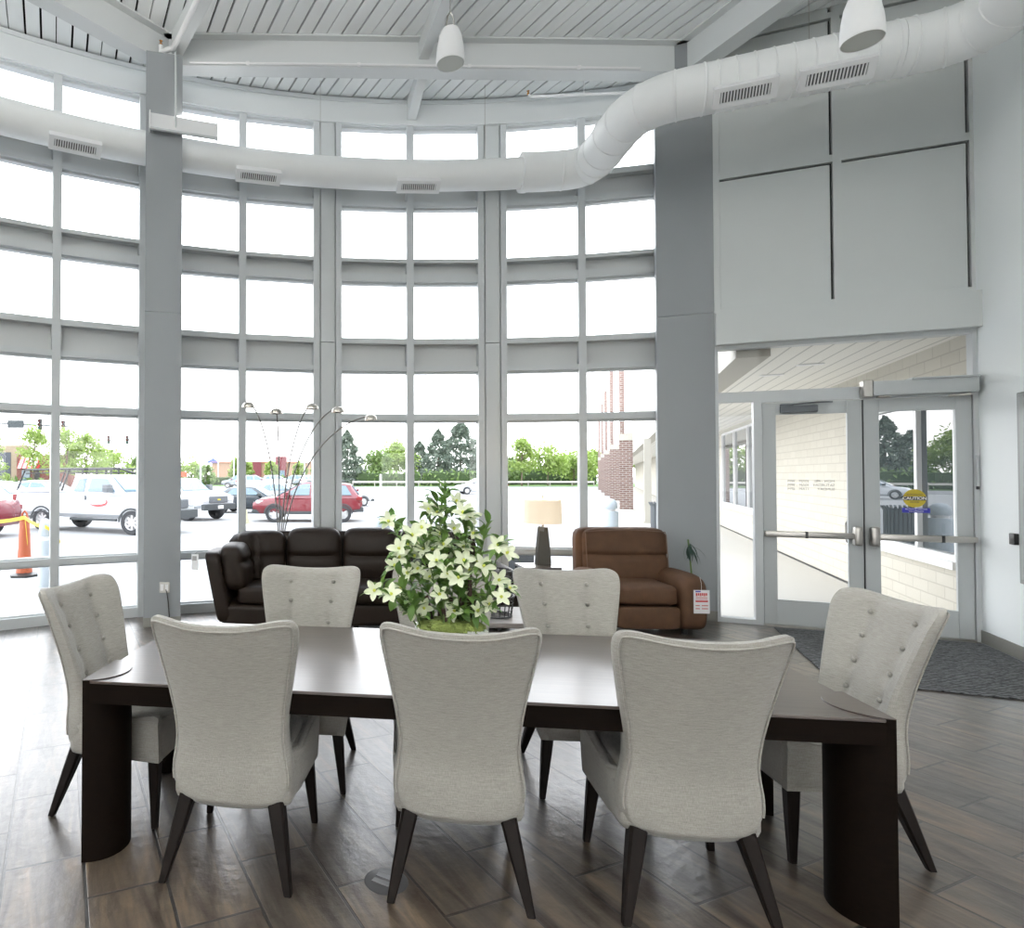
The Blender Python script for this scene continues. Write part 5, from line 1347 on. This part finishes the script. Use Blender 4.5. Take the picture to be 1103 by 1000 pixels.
obj('roof_strip', G().box(-.2, 26.2, -.3, 12, 4.7, 5.0), flat_mat('orange_far', (.28, .12, .06), .7), b_)
obj('blue_roof', G().add([(-1.5, -.5, 4.7), (1.8, -.5, 4.7), (1.8, 3, 4.7), (-1.5, 3, 4.7), (.15, 1.2, 6.0)], [(0,1,4),(1,2,4),(2,3,4),(3,0,4),(3,2,1,0)]), flat_mat('blue_far', (.015, .04, .20), .6), b_)
obj('dark_entrance', G().box(16.3, 18.3, -.9, -.8, 0, 2.8), carglass, b_)
def signal(parent, x, z, s):
    h_ = obj('signal_head', G().rbox(x-.17*s, x+.17*s, -.12, .12, z-.55*s, z+.55*s, .03, 1), blackp, parent)
    for k, m in enumerate((redlens, amber, flat_mat('green_lens', (.03, .2, .12), .3) if 'green_lens' not in bpy.data.materials else bpy.data.materials['green_lens'])):
        obj('lens', G().lathe([(.11*s, 0), (.10*s, .03), (.001, .04)], 14, TR(x, -.12, z+(.35-.35*k)*s) @ Matrix.Rotation(PI/2, 4, 'X'), caps=False), m, h_)
    g = G()
    for k in range(3): g.lathe([(.135*s, 0), (.135*s, .2)], 14, TR(x, -.12, z+(.35-.35*k)*s) @ Matrix.Rotation(PI/2, 4, 'X'), caps=False)
    obj('visor', g, blackp, h_)
b_ = thing('traffic_signal', 'traffic signal mast with street name board above the red shop', 'traffic light', (*at(-40, 62)[:2], 0), 0)
obj('pole', G().tube([(0, 0, 0), (0, 0, 7.2)], [.16, .12], 12), steel, b_)
X = lambda px, d=62, o=-40: (px-o)/690*d
obj('arm', G().tube([(0, 0, 6.85), (X(74), 0, 6.35)], [.11, .07], 8), darkgrey, b_)
obj('street_board', G().rbox(X(8), X(26), -.1, -.06, 6.2, 6.95, .01, 1), flat_mat('board_slate', (.03, .04, .045), .5), b_)
signal(b_, X(43), 6.55, .95); signal(b_, X(68), 6.4, .95)
b_ = thing('traffic_signal', 'farther traffic signal mast with three lights by the grey column', 'traffic light', (*at(178, 80)[:2], 0), 0)
obj('pole', G().tube([(0, 0, 0), (0, 0, 6.6)], [.16, .12], 12), steel, b_)
obj('arm', G().tube([(0, 0, 6.1), (-(178-92)/690*80, 0, 6.0)], [.11, .07], 8), darkgrey, b_)
for px in (97, 117, 137): signal(b_, -(178-px)/690*80, 6.05, .95)
def light_pole(x, d, h, label):
    t = thing('light_pole', label, 'light pole', (*at(x, d)[:2], GZ), 0)
    obj('base', G().lathe([(.3, 0), (.3, .7)], 16), concrete, t); obj('pole', G().tube([(0, 0, .6), (0, 0, h)], [.10, .07], 10), bluegrey, t)
    obj('lamp_head', G().rbox(-.5, .5, -.15, .15, h, h+.12, .03, 1), bluegrey, t)
light_pole(216, 62, 10.5, 'tall pale light pole right of the grey column')
light_pole(235, 120, 13, 'thin distant light pole before the blue roof')
light_pole(252, 90, 5.5, 'short light pole left of the window bar')
light_pole(328, 80, 3.2, 'short white pole right of the floor lamp stems')

# ------------------------------------------------------------------ added upward fill to brighten the deck: unseen lamps, plus one at the strip light
def fill_uplight(x, y, z, e, sx=1.5, sy=.3):
    l = bpy.data.lights.new('fill_uplight', 'AREA'); l.shape = 'RECTANGLE'; l.size = sx; l.size_y = sy; l.energy = e; l.color = (1, .98, .95)
    o = bpy.data.objects.new('fill_uplight', l); COL.objects.link(o); o.location = (x, y, z); o.rotation_euler = (PI, 0, 0)
for x, y in ((-5.2, 1.5), (-2.2, -1.2), (1.6, -1.6), (5.0, -2.5), (-2.5, -5), (2.0, -5.5)): fill_uplight(x, y, 4.9, 250)  # no fixtures known here; made up to fill ceiling and room
fill_uplight(-1.56, 6.98, 5.56, 2.5, .6, .06)
